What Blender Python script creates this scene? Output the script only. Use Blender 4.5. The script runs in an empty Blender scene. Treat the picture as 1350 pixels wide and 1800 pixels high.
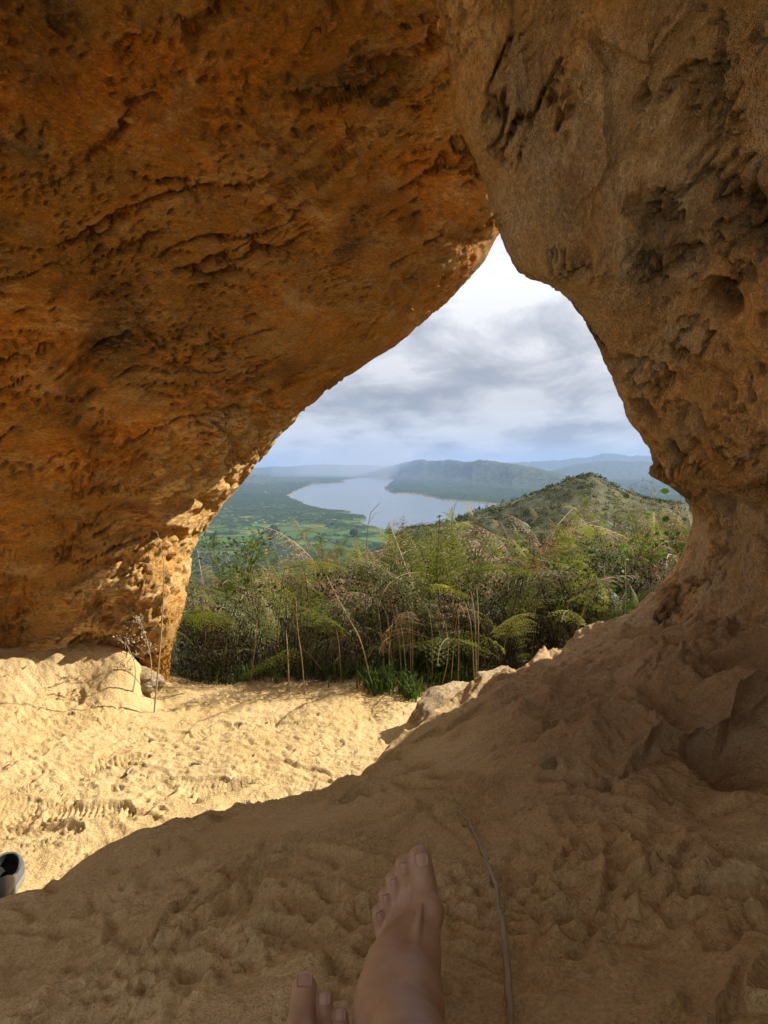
import bpy, math, random
import numpy as np
from mathutils import Vector, Matrix
random.seed(7)
RNG = np.random.default_rng(11)
scene = bpy.context.scene
COL = scene.collection

# ------------------------------------------------------------------ camera
F = 1100.0                       # focal length in photograph pixels (1350 x 1800)
CAM = np.array([0.0, 0.0, 1.1])
PITCH = math.atan(82 / F)
cam_d = bpy.data.cameras.new('camera')
cam_d.sensor_fit = 'VERTICAL'
cam_d.sensor_height = 24.0
cam_d.lens = 24.0 * F / 1800.0
cam_d.clip_start = 0.02
cam_d.clip_end = 90000.0
cam = bpy.data.objects.new('camera', cam_d)
cam.location = CAM
cam.rotation_euler = (math.pi / 2 - PITCH, 0, 0)
COL.objects.link(cam)
scene.camera = cam

# ------------------------------------------------------------------ world, sun, exposure
SUN = np.array([math.sin(math.radians(72)), math.cos(math.radians(72)), math.tan(math.radians(38))]); SUN /= np.linalg.norm(SUN)
SUN_EL = math.asin(SUN[2])
SUN_AZ = math.atan2(SUN[0], SUN[1])
world = bpy.data.worlds.new('World')
scene.world = world
world.use_nodes = True
wt = world.node_tree
wt.nodes.clear()

def nd(nt, typ, ins=None, **props):
    n = nt.nodes.new(typ)
    for k, v in props.items():
        setattr(n, k, v)
    for k, v in (ins or {}).items():
        s = n.inputs[k]
        if isinstance(v, bpy.types.NodeSocket):
            nt.links.new(v, s)
        else:
            s.default_value = v
    return n

def mth(nt, op, a, b=None, c=None, clamp=False):
    n = nt.nodes.new('ShaderNodeMath'); n.operation = op; n.use_clamp = clamp
    for i, v in enumerate((a, b, c)):
        if v is None: continue
        if isinstance(v, bpy.types.NodeSocket): nt.links.new(v, n.inputs[i])
        else: n.inputs[i].default_value = v
    return n.outputs[0]

def mix(nt, fac, a, b, blend='MIX'):
    n = nt.nodes.new('ShaderNodeMix'); n.data_type = 'RGBA'; n.blend_type = blend
    for i, v in ((0, fac), (6, a), (7, b)):
        if isinstance(v, bpy.types.NodeSocket): nt.links.new(v, n.inputs[i])
        elif i == 0: n.inputs[0].default_value = v
        else: n.inputs[i].default_value = (v[0], v[1], v[2], 1)
    return n.outputs[2]

def ramp(nt, fac, stops, interp='LINEAR'):
    n = nt.nodes.new('ShaderNodeValToRGB'); n.color_ramp.interpolation = interp
    e = n.color_ramp.elements
    while len(e) < len(stops): e.new(0.5)
    for k, (p, c) in enumerate(stops):
        e[k].position = p
        e[k].color = (c[0], c[1], c[2], 1) if isinstance(c, tuple) else (c, c, c, 1)
    nt.links.new(fac, n.inputs[0])
    return n.outputs[0]

def build_world():
    nt = wt
    tc = nd(nt, 'ShaderNodeTexCoord')
    sep = nd(nt, 'ShaderNodeSeparateXYZ', {0: tc.outputs['Generated']})
    x, y, z = sep.outputs
    zz = mth(nt, 'MAXIMUM', mth(nt, 'ADD', z, 0.32), 0.08)
    u = mth(nt, 'DIVIDE', x, zz); v = mth(nt, 'DIVIDE', y, zz)
    comb = nd(nt, 'ShaderNodeCombineXYZ', {0: u, 1: v, 2: 0.3})
    big = nd(nt, 'ShaderNodeTexNoise', {'Vector': comb.outputs[0], 'Scale': 3.1, 'Detail': 12.0, 'Roughness': 0.60, 'Distortion': 0.35})
    c2 = nd(nt, 'ShaderNodeCombineXYZ', {0: u, 1: v, 2: 7.7})
    sec = nd(nt, 'ShaderNodeTexNoise', {'Vector': c2.outputs[0], 'Scale': 1.1, 'Detail': 5.0, 'Roughness': 0.5})
    # low cumulus banks near the horizon, in plain direction space
    c3 = nd(nt, 'ShaderNodeMapping', {'Vector': tc.outputs['Generated'], 'Scale': (9.0, 9.0, 30.0)})
    low = nd(nt, 'ShaderNodeTexNoise', {'Vector': c3.outputs[0], 'Scale': 1.0, 'Detail': 8.0, 'Roughness': 0.55, 'Distortion': 0.2})
    n1 = mth(nt, 'MULTIPLY_ADD', sec.outputs[0], 0.5, mth(nt, 'MULTIPLY', big.outputs[0], 0.62))
    cloud = ramp(nt, n1, [(0.40, (0.34, 0.37, 0.42)), (0.49, (0.52, 0.545, 0.60)), (0.56, (0.74, 0.755, 0.80)), (0.63, (1.02, 1.02, 1.04))])
    # cloud base darkens towards a rain-grey horizon band, then a bright gap just above the mountains
    band = ramp(nt, z, [(0.0, 0.85), (0.018, 0.95), (0.035, 0.74), (0.10, 0.70), (0.22, 0.92), (0.38, 1.22)])
    cloud = mix(nt, 1.0, cloud, band, 'MULTIPLY')
    lowm = ramp(nt, low.outputs[0], [(0.47, 0.0), (0.66, 1.0)])
    lowz = ramp(nt, z, [(0.0, 1.0), (0.045, 0.75), (0.15, 0.0)])
    cloud = mix(nt, mth(nt, 'MULTIPLY', lowm, lowz), cloud, (0.84, 0.87, 0.90))
    sky = nd(nt, 'ShaderNodeTexSky', sky_type='NISHITA', sun_disc=False, sun_elevation=SUN_EL, sun_rotation=SUN_AZ)
    bsky = nd(nt, 'ShaderNodeBackground', {'Color': sky.outputs[0], 'Strength': 0.10})
    bcl = nd(nt, 'ShaderNodeBackground', {'Color': cloud, 'Strength': CLOUD})
    cov = ramp(nt, n1, [(0.36, 0.86), (0.50, 1.0)])
    m = nd(nt, 'ShaderNodeMixShader', {0: cov, 1: bsky.outputs[0], 2: bcl.outputs[0]})
    nd(nt, 'ShaderNodeOutputWorld', {0: m.outputs[0]})

CLOUD = 0.40
build_world()

sun_d = bpy.data.lights.new('sun', 'SUN')
sun_d.energy = 3.5
sun_d.angle = math.radians(0.5)
sun_d.color = (1.0, 0.93, 0.80)
sun = bpy.data.objects.new('sun', sun_d)
sun.rotation_euler = Vector(SUN).to_track_quat('Z', 'Y').to_euler()
sun.location = (5, 3, 8)
COL.objects.link(sun)

scene.view_settings.view_transform = 'Standard'
scene.view_settings.look = 'None'
scene.view_settings.gamma = 1.0
scene.view_settings.use_curve_mapping = False
scene.view_settings.exposure = 1.38
scene.render.engine = 'CYCLES'
cy = scene.cycles
cy.max_bounces = 10; cy.diffuse_bounces = 6; cy.glossy_bounces = 3
cy.transmission_bounces = 6; cy.volume_bounces = 0; cy.transparent_max_bounces = 8
cy.use_denoising = True
cy.sample_clamp_indirect = 6.0

# ------------------------------------------------------------------ helpers
def ray(px, py):
    px = np.asarray(px, float); py = np.asarray(py, float)
    xc = (px - 675.0) / F; yc = (900.0 - py) / F
    c, s = math.cos(PITCH), math.sin(PITCH)
    return np.stack([xc, c + yc * s, -s + yc * c], -1)

def P(px, py, Y):
    d = ray(px, py)
    return CAM + d * (np.asarray(Y, float) / d[..., 1])[..., None]

def PZ(px, py, z):
    d = ray(px, py)
    return CAM + d * ((z - CAM[2]) / d[..., 2])[..., None]

# ---- noise (numpy)
_r = np.random.default_rng(5)
_perm = np.concatenate([_r.permutation(256)] * 3)
_g = _r.normal(size=(256, 3)); _g /= np.linalg.norm(_g, axis=1)[:, None]
_off = _r.random((256, 3))

def perlin(p, seed=0):
    p = p + seed * 17.31
    i = np.floor(p).astype(np.int64); f = p - i
    w = f * f * f * (f * (f * 6 - 15) + 10)
    i &= 255
    out = 0
    for dx in (0, 1):
        a = _perm[(i[:, 0] + dx) & 255]
        wx = w[:, 0] if dx else 1 - w[:, 0]
        for dy in (0, 1):
            b = _perm[a + ((i[:, 1] + dy) & 255)]
            wy = w[:, 1] if dy else 1 - w[:, 1]
            for dz in (0, 1):
                g = _g[_perm[b + ((i[:, 2] + dz) & 255)]]
                wz = w[:, 2] if dz else 1 - w[:, 2]
                out = out + wx * wy * wz * ((f[:, 0] - dx) * g[:, 0] + (f[:, 1] - dy) * g[:, 1] + (f[:, 2] - dz) * g[:, 2])
    return out * 1.5

def fbm(p, o=4, seed=0, gain=0.5, ridge=False):
    a, s, t = 1.0, 0.0, 0.0
    for k in range(o):
        n = perlin(p * (2.03 ** k), seed + k)
        if ridge: n = 1 - 2 * np.sqrt(n * n + 0.012)
        s = s + a * n; t += a; a *= gain
    return s / t

def worley(p, seed=0, ids=False):
    p = p + seed * 9.7
    b = np.floor(p - 0.5).astype(np.int64)
    f1 = np.full(len(p), 9.0); f2 = f1.copy(); cid = np.zeros(len(p))
    for dx in (0, 1):
        for dy in (0, 1):
            for dz in (0, 1):
                c = b + (dx, dy, dz)
                cc = c & 255
                h = _perm[_perm[_perm[cc[:, 0]] + cc[:, 1]] + cc[:, 2]]
                d = np.linalg.norm(c + 0.15 + 0.7 * _off[h] - p, axis=1)
                f2 = np.minimum(f2, np.maximum(f1, d)); cid = np.where(d < f1, h / 255.0, cid); f1 = np.minimum(f1, d)
    return (f1, f2, cid) if ids else (f1, f2)

def sstep(a, b, x):
    t = np.clip((x - a) / (b - a), 0, 1)
    return t * t * (3 - 2 * t)

class TPS:
    def __init__(self, pts, vals, lam=0.0, scale=1.0):
        self.s = scale
        p = np.asarray(pts, float) / scale; v = np.asarray(vals, float); n = len(p)
        A = np.zeros((n + 3, n + 3))
        A[:n, :n] = self.k(p[:, None] - p[None]) + lam * np.eye(n)
        A[:n, n] = 1; A[:n, n + 1:] = p; A[n, :n] = 1; A[n + 1:, :n] = p.T
        self.w = np.linalg.solve(A, np.concatenate([v, np.zeros(3)])); self.p = p
    @staticmethod
    def k(d):
        r2 = (d * d).sum(-1)
        return 0.5 * r2 * np.log(r2 + 1e-12)
    def __call__(self, q):
        q = np.asarray(q, float) / self.s
        sh = q.shape[:-1]; q = q.reshape(-1, 2); out = np.empty(len(q))
        for a in range(0, len(q), 60000):
            c = q[a:a + 60000]
            out[a:a + 60000] = self.k(c[:, None] - self.p[None]) @ self.w[:-3] + self.w[-3] + c @ self.w[-2:]
        return out.reshape(sh)

def smooth_polyline(pts, n):
    """Catmull-Rom through the rows of pts, n samples evenly spaced along the first two columns."""
    p = np.asarray(pts, float); q = np.vstack([2 * p[0] - p[1], p, 2 * p[-1] - p[-2]])
    out = []
    for k in range(1, len(q) - 2):
        t = np.linspace(0, 1, 24, endpoint=False)[:, None]
        a, b, c, d = q[k - 1], q[k], q[k + 1], q[k + 2]
        out.append(0.5 * (2 * b + (c - a) * t + (2 * a - 5 * b + 4 * c - d) * t ** 2 + (3 * b - 3 * c + d - a) * t ** 3))
    out = np.vstack(out + [p[-1:]])
    s = np.concatenate([[0], np.cumsum(np.linalg.norm(np.diff(out[:, :2], axis=0), axis=1))])
    u = np.linspace(0, s[-1], n)
    return np.stack([np.interp(u, s, out[:, k]) for k in range(p.shape[1])], 1)

def make_mesh(name, verts, faces, mats=(), mat_idx=None, smooth=False, attrs=None):
    """faces: an (n,4) or (n,3) int array, or a list of such arrays."""
    if isinstance(faces, np.ndarray): faces = [faces]
    faces = [np.asarray(f) for f in faces if len(f)]
    me = bpy.data.meshes.new(name)
    verts = np.ascontiguousarray(verts, np.float32)
    me.vertices.add(len(verts)); me.vertices.foreach_set('co', verts.ravel())
    idx = np.concatenate([f.ravel() for f in faces]).astype(np.int32)
    tot = np.concatenate([np.full(len(f), f.shape[1]) for f in faces]).astype(np.int32)
    start = np.concatenate([[0], np.cumsum(tot)[:-1]]).astype(np.int32)
    me.loops.add(len(idx)); me.loops.foreach_set('vertex_index', idx)
    me.polygons.add(len(tot)); me.polygons.foreach_set('loop_start', start); me.polygons.foreach_set('loop_total', tot)
    for m in mats: me.materials.append(m)
    if mat_idx is not None: me.polygons.foreach_set('material_index', np.asarray(mat_idx, np.int32))
    me.polygons.foreach_set('use_smooth', np.full(len(tot), bool(smooth)))
    me.update(calc_edges=True)
    for k, v in (attrs or {}).items():
        a = me.attributes.new(k, 'FLOAT', 'POINT'); a.data.foreach_set('value', np.asarray(v, np.float32))
    return me

def grid_faces(ni, nj, wrap_j=False):
    i = np.arange(ni - 1)[:, None]; j = np.arange(nj if wrap_j else nj - 1)[None]
    j2 = (j + 1) % nj
    return np.stack([i * nj + j, (i + 1) * nj + j, (i + 1) * nj + j2, i * nj + j2], -1).reshape(-1, 4)

def link(name, me, loc=(0, 0, 0), parent=None, kind=None, label=None, cat=None, group=None):
    o = bpy.data.objects.new(name, me); COL.objects.link(o)
    if parent is not None: o.parent = parent
    o.location = loc
    if kind: o['kind'] = kind
    if label: o['label'] = label
    if cat: o['category'] = cat
    if group: o['group'] = group
    return o

def based(name, verts, faces, base, **kw):
    """A top-level mesh whose origin sits at its base."""
    lk = {k: kw.pop(k) for k in ('kind', 'label', 'cat', 'group', 'parent') if k in kw}
    base = np.asarray(base, float)
    return link(name, make_mesh(name, np.asarray(verts) - base, faces, **kw), base, **lk)

class MB:
    """Collects tubes and leaf quads into one mesh."""
    def __init__(self): self.v = []; self.q = []; self.m = []; self.n = 0
    def add(self, verts, quads, m=0):
        verts = np.asarray(verts, float); quads = np.asarray(quads)
        self.v.append(verts); self.q.append(quads + self.n); self.m += [m] * len(quads); self.n += len(verts)
    def tube(self, path, rad, sides=5, m=0):
        p = np.asarray(path, float); r = np.broadcast_to(np.asarray(rad, float), (len(p),))
        t = np.gradient(p, axis=0); t /= np.linalg.norm(t, axis=1)[:, None] + 1e-9
        a = np.array([0, 0, 1.0]) if abs(t[0][2]) < 0.8 else np.array([0, 1.0, 0])
        u = np.cross(t, a); u /= np.linalg.norm(u, axis=1)[:, None] + 1e-9
        w = np.cross(t, u)
        th = np.linspace(0, 2 * np.pi, sides, endpoint=False)
        ring = p[:, None] + r[:, None, None] * (u[:, None] * np.cos(th)[None, :, None] + w[:, None] * np.sin(th)[None, :, None])
        self.add(ring.reshape(-1, 3), grid_faces(len(p), sides, True), m)
    def mesh(self, name, mats, smooth=False):
        return make_mesh(name, np.vstack(self.v), np.vstack(self.q), mats, self.m, smooth)

# ------------------------------------------------------------------ materials
def new_mat(name):
    m = bpy.data.materials.new(name); m.use_nodes = True
    nt = m.node_tree; nt.nodes.clear()
    out = nt.nodes.new('ShaderNodeOutputMaterial')
    b = nt.nodes.new('ShaderNodeBsdfPrincipled'); b.inputs['Roughness'].default_value = 0.85
    b.inputs['Specular IOR Level'].default_value = 0.25
    nt.links.new(b.outputs[0], out.inputs[0])
    return m, nt, b, out

def noise(nt, vec, scale, detail=6.0, rough=0.55, dist=0.0):
    return nd(nt, 'ShaderNodeTexNoise', {'Vector': vec, 'Scale': scale, 'Detail': detail, 'Roughness': rough, 'Distortion': dist}).outputs[0]

def bump(nt, h, strength, dist, prev=None):
    i = {'Height': h, 'Strength': strength, 'Distance': dist}
    if prev is not None: i['Normal'] = prev
    return nd(nt, 'ShaderNodeBump', i).outputs[0]

SPECK = 36.0
def rock_material(name, c_main, c_warm, c_pale, c_dark, rot, stretch, dark_amt=0.5):
    m, nt, b, out = new_mat(name)
    tc = nd(nt, 'ShaderNodeTexCoord')
    mp = nd(nt, 'ShaderNodeMapping', {'Vector': tc.outputs['Object'], 'Rotation': rot, 'Scale': stretch}).outputs[0]
    n1 = noise(nt, mp, 2.2, 8, 0.62, 0.6)
    n2 = noise(nt, mp, 6.5, 8, 0.65, 0.3)
    n3 = noise(nt, mp, 28, 6, 0.7)
    n4 = noise(nt, mp, 90, 4, 0.7)
    col = mix(nt, ramp(nt, n1, [(0.36, 0.0), (0.62, 1.0)]), c_main, c_warm)
    col = mix(nt, ramp(nt, n2, [(0.50, 0.0), (0.68, 0.75)]), col, c_pale)
    # dark lichen and mineral crust in ragged patches
    crust_shade = mth(nt, 'MULTIPLY', ramp(nt, n1, [(0.42, 1.0), (0.56, 0.0)]), ramp(nt, n3, [(0.42, 0.0), (0.60, 1.0)]))
    col = mix(nt, mth(nt, 'MULTIPLY', crust_shade, dark_amt), col, c_dark)
    at = nd(nt, 'ShaderNodeAttribute', attribute_name='crust_shade')  # lichen crust, plus painted shade in the right rock's hollows
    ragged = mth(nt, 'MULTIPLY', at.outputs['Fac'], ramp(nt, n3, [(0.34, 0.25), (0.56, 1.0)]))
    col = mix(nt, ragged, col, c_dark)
    at2 = nd(nt, 'ShaderNodeAttribute', attribute_name='pale')
    col = mix(nt, mth(nt, 'MULTIPLY', at2.outputs['Fac'], ramp(nt, n3, [(0.40, 0.0), (0.55, 1.0)])), col, c_pale)
    flecks = ramp(nt, n4, [(0.60, 0.0), (0.72, 0.5)])
    col = mix(nt, flecks, col, c_pale)
    vsp = nd(nt, 'ShaderNodeTexVoronoi', {'Vector': nd(nt, 'ShaderNodeVectorMath', {0: mp, 1: nd(nt, 'ShaderNodeVectorMath', {0: nd(nt, 'ShaderNodeTexNoise', {'Vector': mp, 'Scale': 18.0, 'Detail': 2.0}).outputs['Color']}, operation='SCALE').outputs[0]}, operation='ADD').outputs[0], 'Scale': SPECK, 'Randomness': 1.0}).outputs['Distance']
    clus = ramp(nt, noise(nt, mp, 3.6, 5, 0.65), [(0.44, 0.0), (0.60, 1.0)])
    spk = mth(nt, 'MULTIPLY', ramp(nt, vsp, [(0.20, 1.0), (0.34, 0.0)]), clus)
    col = mix(nt, mth(nt, 'MULTIPLY', spk, 0.8), col, c_dark)
    n5 = noise(nt, mp, 260, 3, 0.75)
    col = mix(nt, 1.0, col, ramp(nt, n5, [(0.3, 0.82), (0.7, 1.16)]), 'MULTIPLY')
    grain = ramp(nt, n4, [(0.3, 0.70), (0.7, 1.25)])
    col = mix(nt, 1.0, col, ramp(nt, n3, [(0.32, 0.62), (0.52, 1.0), (0.7, 1.22)]), 'MULTIPLY')
    col = mix(nt, 1.0, col, grain, 'MULTIPLY')
    nt.links.new(col, b.inputs['Base Color'])
    b.inputs['Roughness'].default_value = 0.92
    nrm = bump(nt, n2, 0.6, 0.03)
    nrm = bump(nt, n3, 0.9, 0.018, nrm)
    nrm = bump(nt, n4, 1.0, 0.008, nrm)
    nrm = bump(nt, n5, 0.8, 0.003, nrm)
    nrm = bump(nt, mth(nt, 'SUBTRACT', 1.0, spk), 0.8, 0.010, nrm)
    nt.links.new(nrm, b.inputs['Normal'])
    return m

ROCK_L = rock_material('orange_sandstone', (0.68, 0.345, 0.075), (0.64, 0.25, 0.036), (0.80, 0.53, 0.22), (0.075, 0.047, 0.022), (0.0, 0.35, 0.2), (0.8, 1.0, 2.2), 0.55)
ROCK_R = rock_material('tan_sandstone', (0.74, 0.53, 0.28), (0.72, 0.40, 0.13), (0.86, 0.69, 0.45), (0.06, 0.043, 0.03), (0.0, -0.2, 0.0), (1.5, 1.0, 0.8), 0.45)

# ------------------------------------------------------------------ the two leaning boulders
def boulder(contour, inner, nI, nJ, Rr, hull, ext, disp, attrs_fn, base_i=0):
    """contour rows: px, py, depth at the outline, end px, end py. inner: px, py, depth control points.
    The skin runs from the outline over the inside face, on over the head, and closes round the back."""
    c = smooth_polyline(contour, nI)
    S, D, E = c[:, :2], c[:, 2], c[:, 3:5]
    pts = [(a[0], a[1]) for a in inner] + [(a[0], a[1]) for a in contour]
    vals = [a[2] for a in inner] + [a[2] - Rr for a in contour]
    tps = TPS(pts, vals, lam=1e-4, scale=500.0)
    s = np.linspace(0, 1, nJ); g = 0.35 * s ** 1.25 + 0.65 * s ** 2.0
    g[1:] = np.maximum(g[1:], 1e-5)
    pix = S[:, None] + (E - S)[:, None] * g[None, :, None]
    L = np.linalg.norm(E - S, axis=1)
    T = np.maximum(tps(pix), 0.35)
    d = g[None] * L[:, None] * T / F
    t = np.clip(1 - d / Rr, 0, 1)
    dep = T + Rr * (1 - np.sqrt(np.clip(1 - t * t, 0, 1)))
    front = P(pix[..., 0], pix[..., 1], dep)
    C = front[:, 0]
    r = ray(S[:, 0], S[:, 1]); r /= np.linalg.norm(r, axis=1)[:, None]
    n_in = P(S[:, 0] + (E - S)[:, 0] / L * 5, S[:, 1] + (E - S)[:, 1] / L * 5, D) - P(S[:, 0], S[:, 1], D)
    n_in -= (n_in * r).sum(1)[:, None] * r
    n_in /= np.linalg.norm(n_in, axis=1)[:, None]
    back = []
    for th in np.linspace(0, math.pi / 2, 26)[1:]:
        back.append(C + n_in * (Rr * 0.9 * (1 - math.cos(th))) + r * (Rr * 0.9 * math.sin(th)))
    hl = hull(C, n_in, r, back[-1], front[:, -1])
    # spread the way to the hull points over several columns
    seq = [back[-1]] + hl
    for a, b in zip(seq[:-1], seq[1:]):
        for k in range(1, 7): back.append(a + (b - a) * k / 6)
    fr = [front[:, j] for j in range(nJ)]
    e0 = fr[-1]
    for e in ext:
        e1 = e0 + np.asarray(e); fr += [e0 + (e1 - e0) * k / 6 for k in range(1, 7)]; e0 = e1
    cols = fr + back[::-1]
    V = np.stack(cols, 1)
    ni, nj = V.shape[:2]
    # normals
    du = np.gradient(V, axis=0); dv = (np.roll(V, -1, 1) - np.roll(V, 1, 1))
    N = np.cross(du, dv); N /= np.linalg.norm(N, axis=2)[..., None] + 1e-12
    k = nJ // 2
    if (N[:, k] * (CAM - V[:, k])).sum() < 0: N = -N; flip = True
    else: flip = False
    p = V.reshape(-1, 3); nn = N.reshape(-1, 3)
    fade = np.full((ni, nj), 0.45); fade[:, :nJ] = 0.45 + 0.55 * sstep(0.0, 0.16, d); fade[:, nJ:nJ + 6 * len(ext)] = 1.0; fade = fade.ravel()
    h, at = disp(p)
    h = h * fade
    q = p + nn * h[:, None]
    f = grid_faces(ni, nj, True)
    if not flip: f = f[:, ::-1]
    # end caps
    caps = []
    for row in (0, ni - 1):
        ctr = q[row * nj:(row + 1) * nj].mean(0); q = np.vstack([q, ctr])
        for key in at: at[key] = np.append(at[key], 0.0)
        j = np.arange(nj)
        caps.append(np.stack([row * nj + j, row * nj + (j + 1) % nj, np.full(nj, len(q) - 1)], 1))
    return q, [f] + caps, at

def rot_y(p, a):
    c, s = math.cos(a), math.sin(a)
    return np.stack([p[:, 0] * c + p[:, 2] * s, p[:, 1], -p[:, 0] * s + p[:, 2] * c], 1)

def disp_left(p):
    q = rot_y(p, 0.30) * (0.75, 1.0, 1.9)          # bedding dips gently to the right
    qd = rot_y(p, 0.55) * (0.55, 0.9, 1.7)
    w = np.stack([perlin(p * 3, 40), perlin(p * 3, 41), perlin(p * 3, 42)], 1) * 0.12
    h = 0.075 * fbm(q * 1.1, 3, 1)
    n1 = fbm((q + w) * 3.4, 4, 3)
    h += 0.030 * n1
    # ledges: short overhanging steps along the bedding
    z = fbm((qd + w) * 2.6, 4, 9, 0.5)
    st = z * 5.0; frac = st - np.floor(st)
    stepm = sstep(0.0, 0.35, fbm(p * 2.3, 2, 20))
    h += 0.045 * (frac ** 2.2 * sstep(1.0, 0.9, frac) - 0.25) * stepm
    # cracks
    cr = np.abs(fbm((rot_y(p, .38) * (.45, .8, 2.2) + 1.2 * w) * 3.6, 5, 13, 0.62))
    crm = sstep(-0.02, 0.22, fbm(p * 3.4, 3, 22))
    h -= 0.040 * sstep(0.055, 0.0, cr) * crm * (0.5 + np.abs(fbm(p * 11, 2, 23)) * 1.5)
    # tafoni pits in clusters
    m1 = sstep(0.02, 0.25, fbm(p * 2.2, 3, 30)); m2 = sstep(-0.15, 0.15, fbm(p * 3.2, 3, 33))
    a1, _ = worley((qd + w * 0.6) * 20, 1); a2, b2 = worley((qd * (0.9, 1, 1.0) + w * 0.5) * 44, 2)
    pit = sstep(0.36, 0.20, a1) * m1; pit2 = sstep(0.36, 0.18, a2) * m2
    h -= 0.024 * pit + 0.015 * pit2
    sm = np.abs(fbm((rot_y(p, .42) * (.30, .7, 2.4) + 0.5 * w) * 2.4, 6, 17, 0.55))
    h -= 0.050 * sstep(0.030, 0.0, sm) * sstep(-0.05, 0.15, fbm(p * 1.7, 3, 18))
    h += 0.020 * fbm(q * 9, 5, 50, 0.68, ridge=True) + 0.007 * fbm(q * 40, 2, 55)
    # worn, pale, ragged plates along the outer lip
    lip = sstep(0.40, 0.12, np.abs(p[:, 0] + 1.12 - 0.75 * (p[:, 2] - 0.68))) * sstep(2.5, 2.8, p[:, 1]) * sstep(1.62, 1.25, p[:, 2])
    rag = sstep(0.0, 0.10, fbm((qd) * 9, 3, 70))
    h += 0.045 * rag * lip
    crust_shade = 0.85 * sstep(0.10, 0.34, fbm(p * 1.35 + (4.2, 0, 0), 4, 81)) + 0.6 * sstep(0.20, 0.42, fbm(qd * 3.4, 3, 83))
    return h, {'crust_shade': np.clip(crust_shade * (1 - lip), 0, 1), 'pale': np.clip(lip * (0.4 + 0.6 * rag) + 0.5 * sstep(0.12, 0.4, fbm(q * 2.4, 3, 90)), 0, 1)}

def disp_right(p):
    q = p * (1.5, 1.0, 0.75)
    w = np.stack([perlin(p * 3, 140), perlin(p * 3, 141), perlin(p * 3, 142)], 1) * 0.12
    top = sstep(1.45, 1.85, p[:, 2]) * sstep(0.35, 0.75, p[:, 0])      # smooth scooped upper part
    low = sstep(0.95, 0.75, p[:, 2])
    h = 0.085 * fbm(q * 1.3, 3, 101) + 0.05 * fbm(p * 2.2, 2, 177)
    # scoops with sharp shared rims
    f1, f2, cid = worley(p * (2.1, 1.5, 1.8) + w * 1.3, 7, True)
    h += top * (-0.26 * np.sqrt(np.clip(f2 - f1, 0, 1)) + 0.10 + 0.10 * (cid - 0.5))
    h += (0.028 - 0.012 * top) * fbm((q + w) * 4.0, 4, 103)
    # elongated hollows in the pillar
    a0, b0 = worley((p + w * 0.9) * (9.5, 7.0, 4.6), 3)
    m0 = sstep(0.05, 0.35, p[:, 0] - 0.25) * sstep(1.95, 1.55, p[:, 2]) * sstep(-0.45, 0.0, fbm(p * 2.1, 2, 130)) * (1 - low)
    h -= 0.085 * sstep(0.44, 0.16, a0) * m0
    a1, _ = worley((q + w * 0.5) * 22, 4)
    h -= 0.034 * (1 - 0.75 * sstep(1.25, 1.65, p[:, 2])) * sstep(0.38, 0.2, a1) * sstep(-0.2, 0.1, fbm(p * 2.4, 3, 133)) * (1 - 0.8 * top)
    cr = np.abs(fbm((rot_y(p, -.25) * (2.4, 1.4, 0.65) + 1.0 * w) * 3.8, 5, 113, 0.62))
    h -= 0.060 * sstep(0.07, 0.0, cr) * sstep(-0.10, 0.12, fbm(p * 3.6, 3, 122)) * (1 - .5 * top) * (0.5 + np.abs(fbm(p * 11, 2, 123)) * 1.5)
    h += (0.020 - 0.014 * top) * fbm(q * 9, 5, 150, 0.68, ridge=True) + (0.007 - 0.004 * top) * fbm(q * 40, 2, 155)
    crust_shade = 0.95 * sstep(0.42, 0.15, a0) * m0 + 0.7 * sstep(0.10, 0.30, fbm(p * 1.9, 5, 181, 0.6)) * (1 - 0.6 * top) + 0.5 * sstep(0.18, 0.4, fbm(q * 4, 3, 183)) * (1 - top)  # first term paints shade into the hollows; the rest is lichen crust
    pale = (0.25 + 0.75 * sstep(0.35, 0.65, cid + 0.3 * fbm(p * 3, 3, 190))) * top + 0.4 * sstep(0.15, 0.4, fbm(q * 3, 3, 191))
    return h, {'crust_shade': np.clip(crust_shade, 0, 1), 'pale': np.clip(pale, 0, 1)}

LC = [  # px, py, depth, end px, end py
    (300, 1300, 3.14, -800, 1420), (296, 1225, 3.12, -800, 1330), (300, 1150, 3.12, -800, 1230), (313, 1085, 3.14, -800, 1120),
    (322, 1020, 3.30, -800, 1000), (342, 950, 3.48, -800, 860), (382, 890, 3.62, -800, 720), (438, 820, 3.72, -800, 560),
    (488, 760, 3.62, -800, 420), (540, 710, 3.52, -800, 290), (640, 640, 3.46, -800, 60), (700, 600, 3.42, -800, -90),
    (745, 560, 3.40, -800, -230), (800, 512, 3.38, -800, -400), (842, 470, 3.36, -800, -560), (864, 430, 3.36, -800, -700),
    (884, 390, 3.28, -760, -860), (915, 330, 3.26, -640, -960), (965, 220, 3.08, -480, -1020), (1040, 60, 2.95, -250, -1060),
    (1110, -140, 2.8, 0, -1080), (1150, -400, 2.6, 300, -1080), (1180, -750, 2.3, 640, -1080)]
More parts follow.
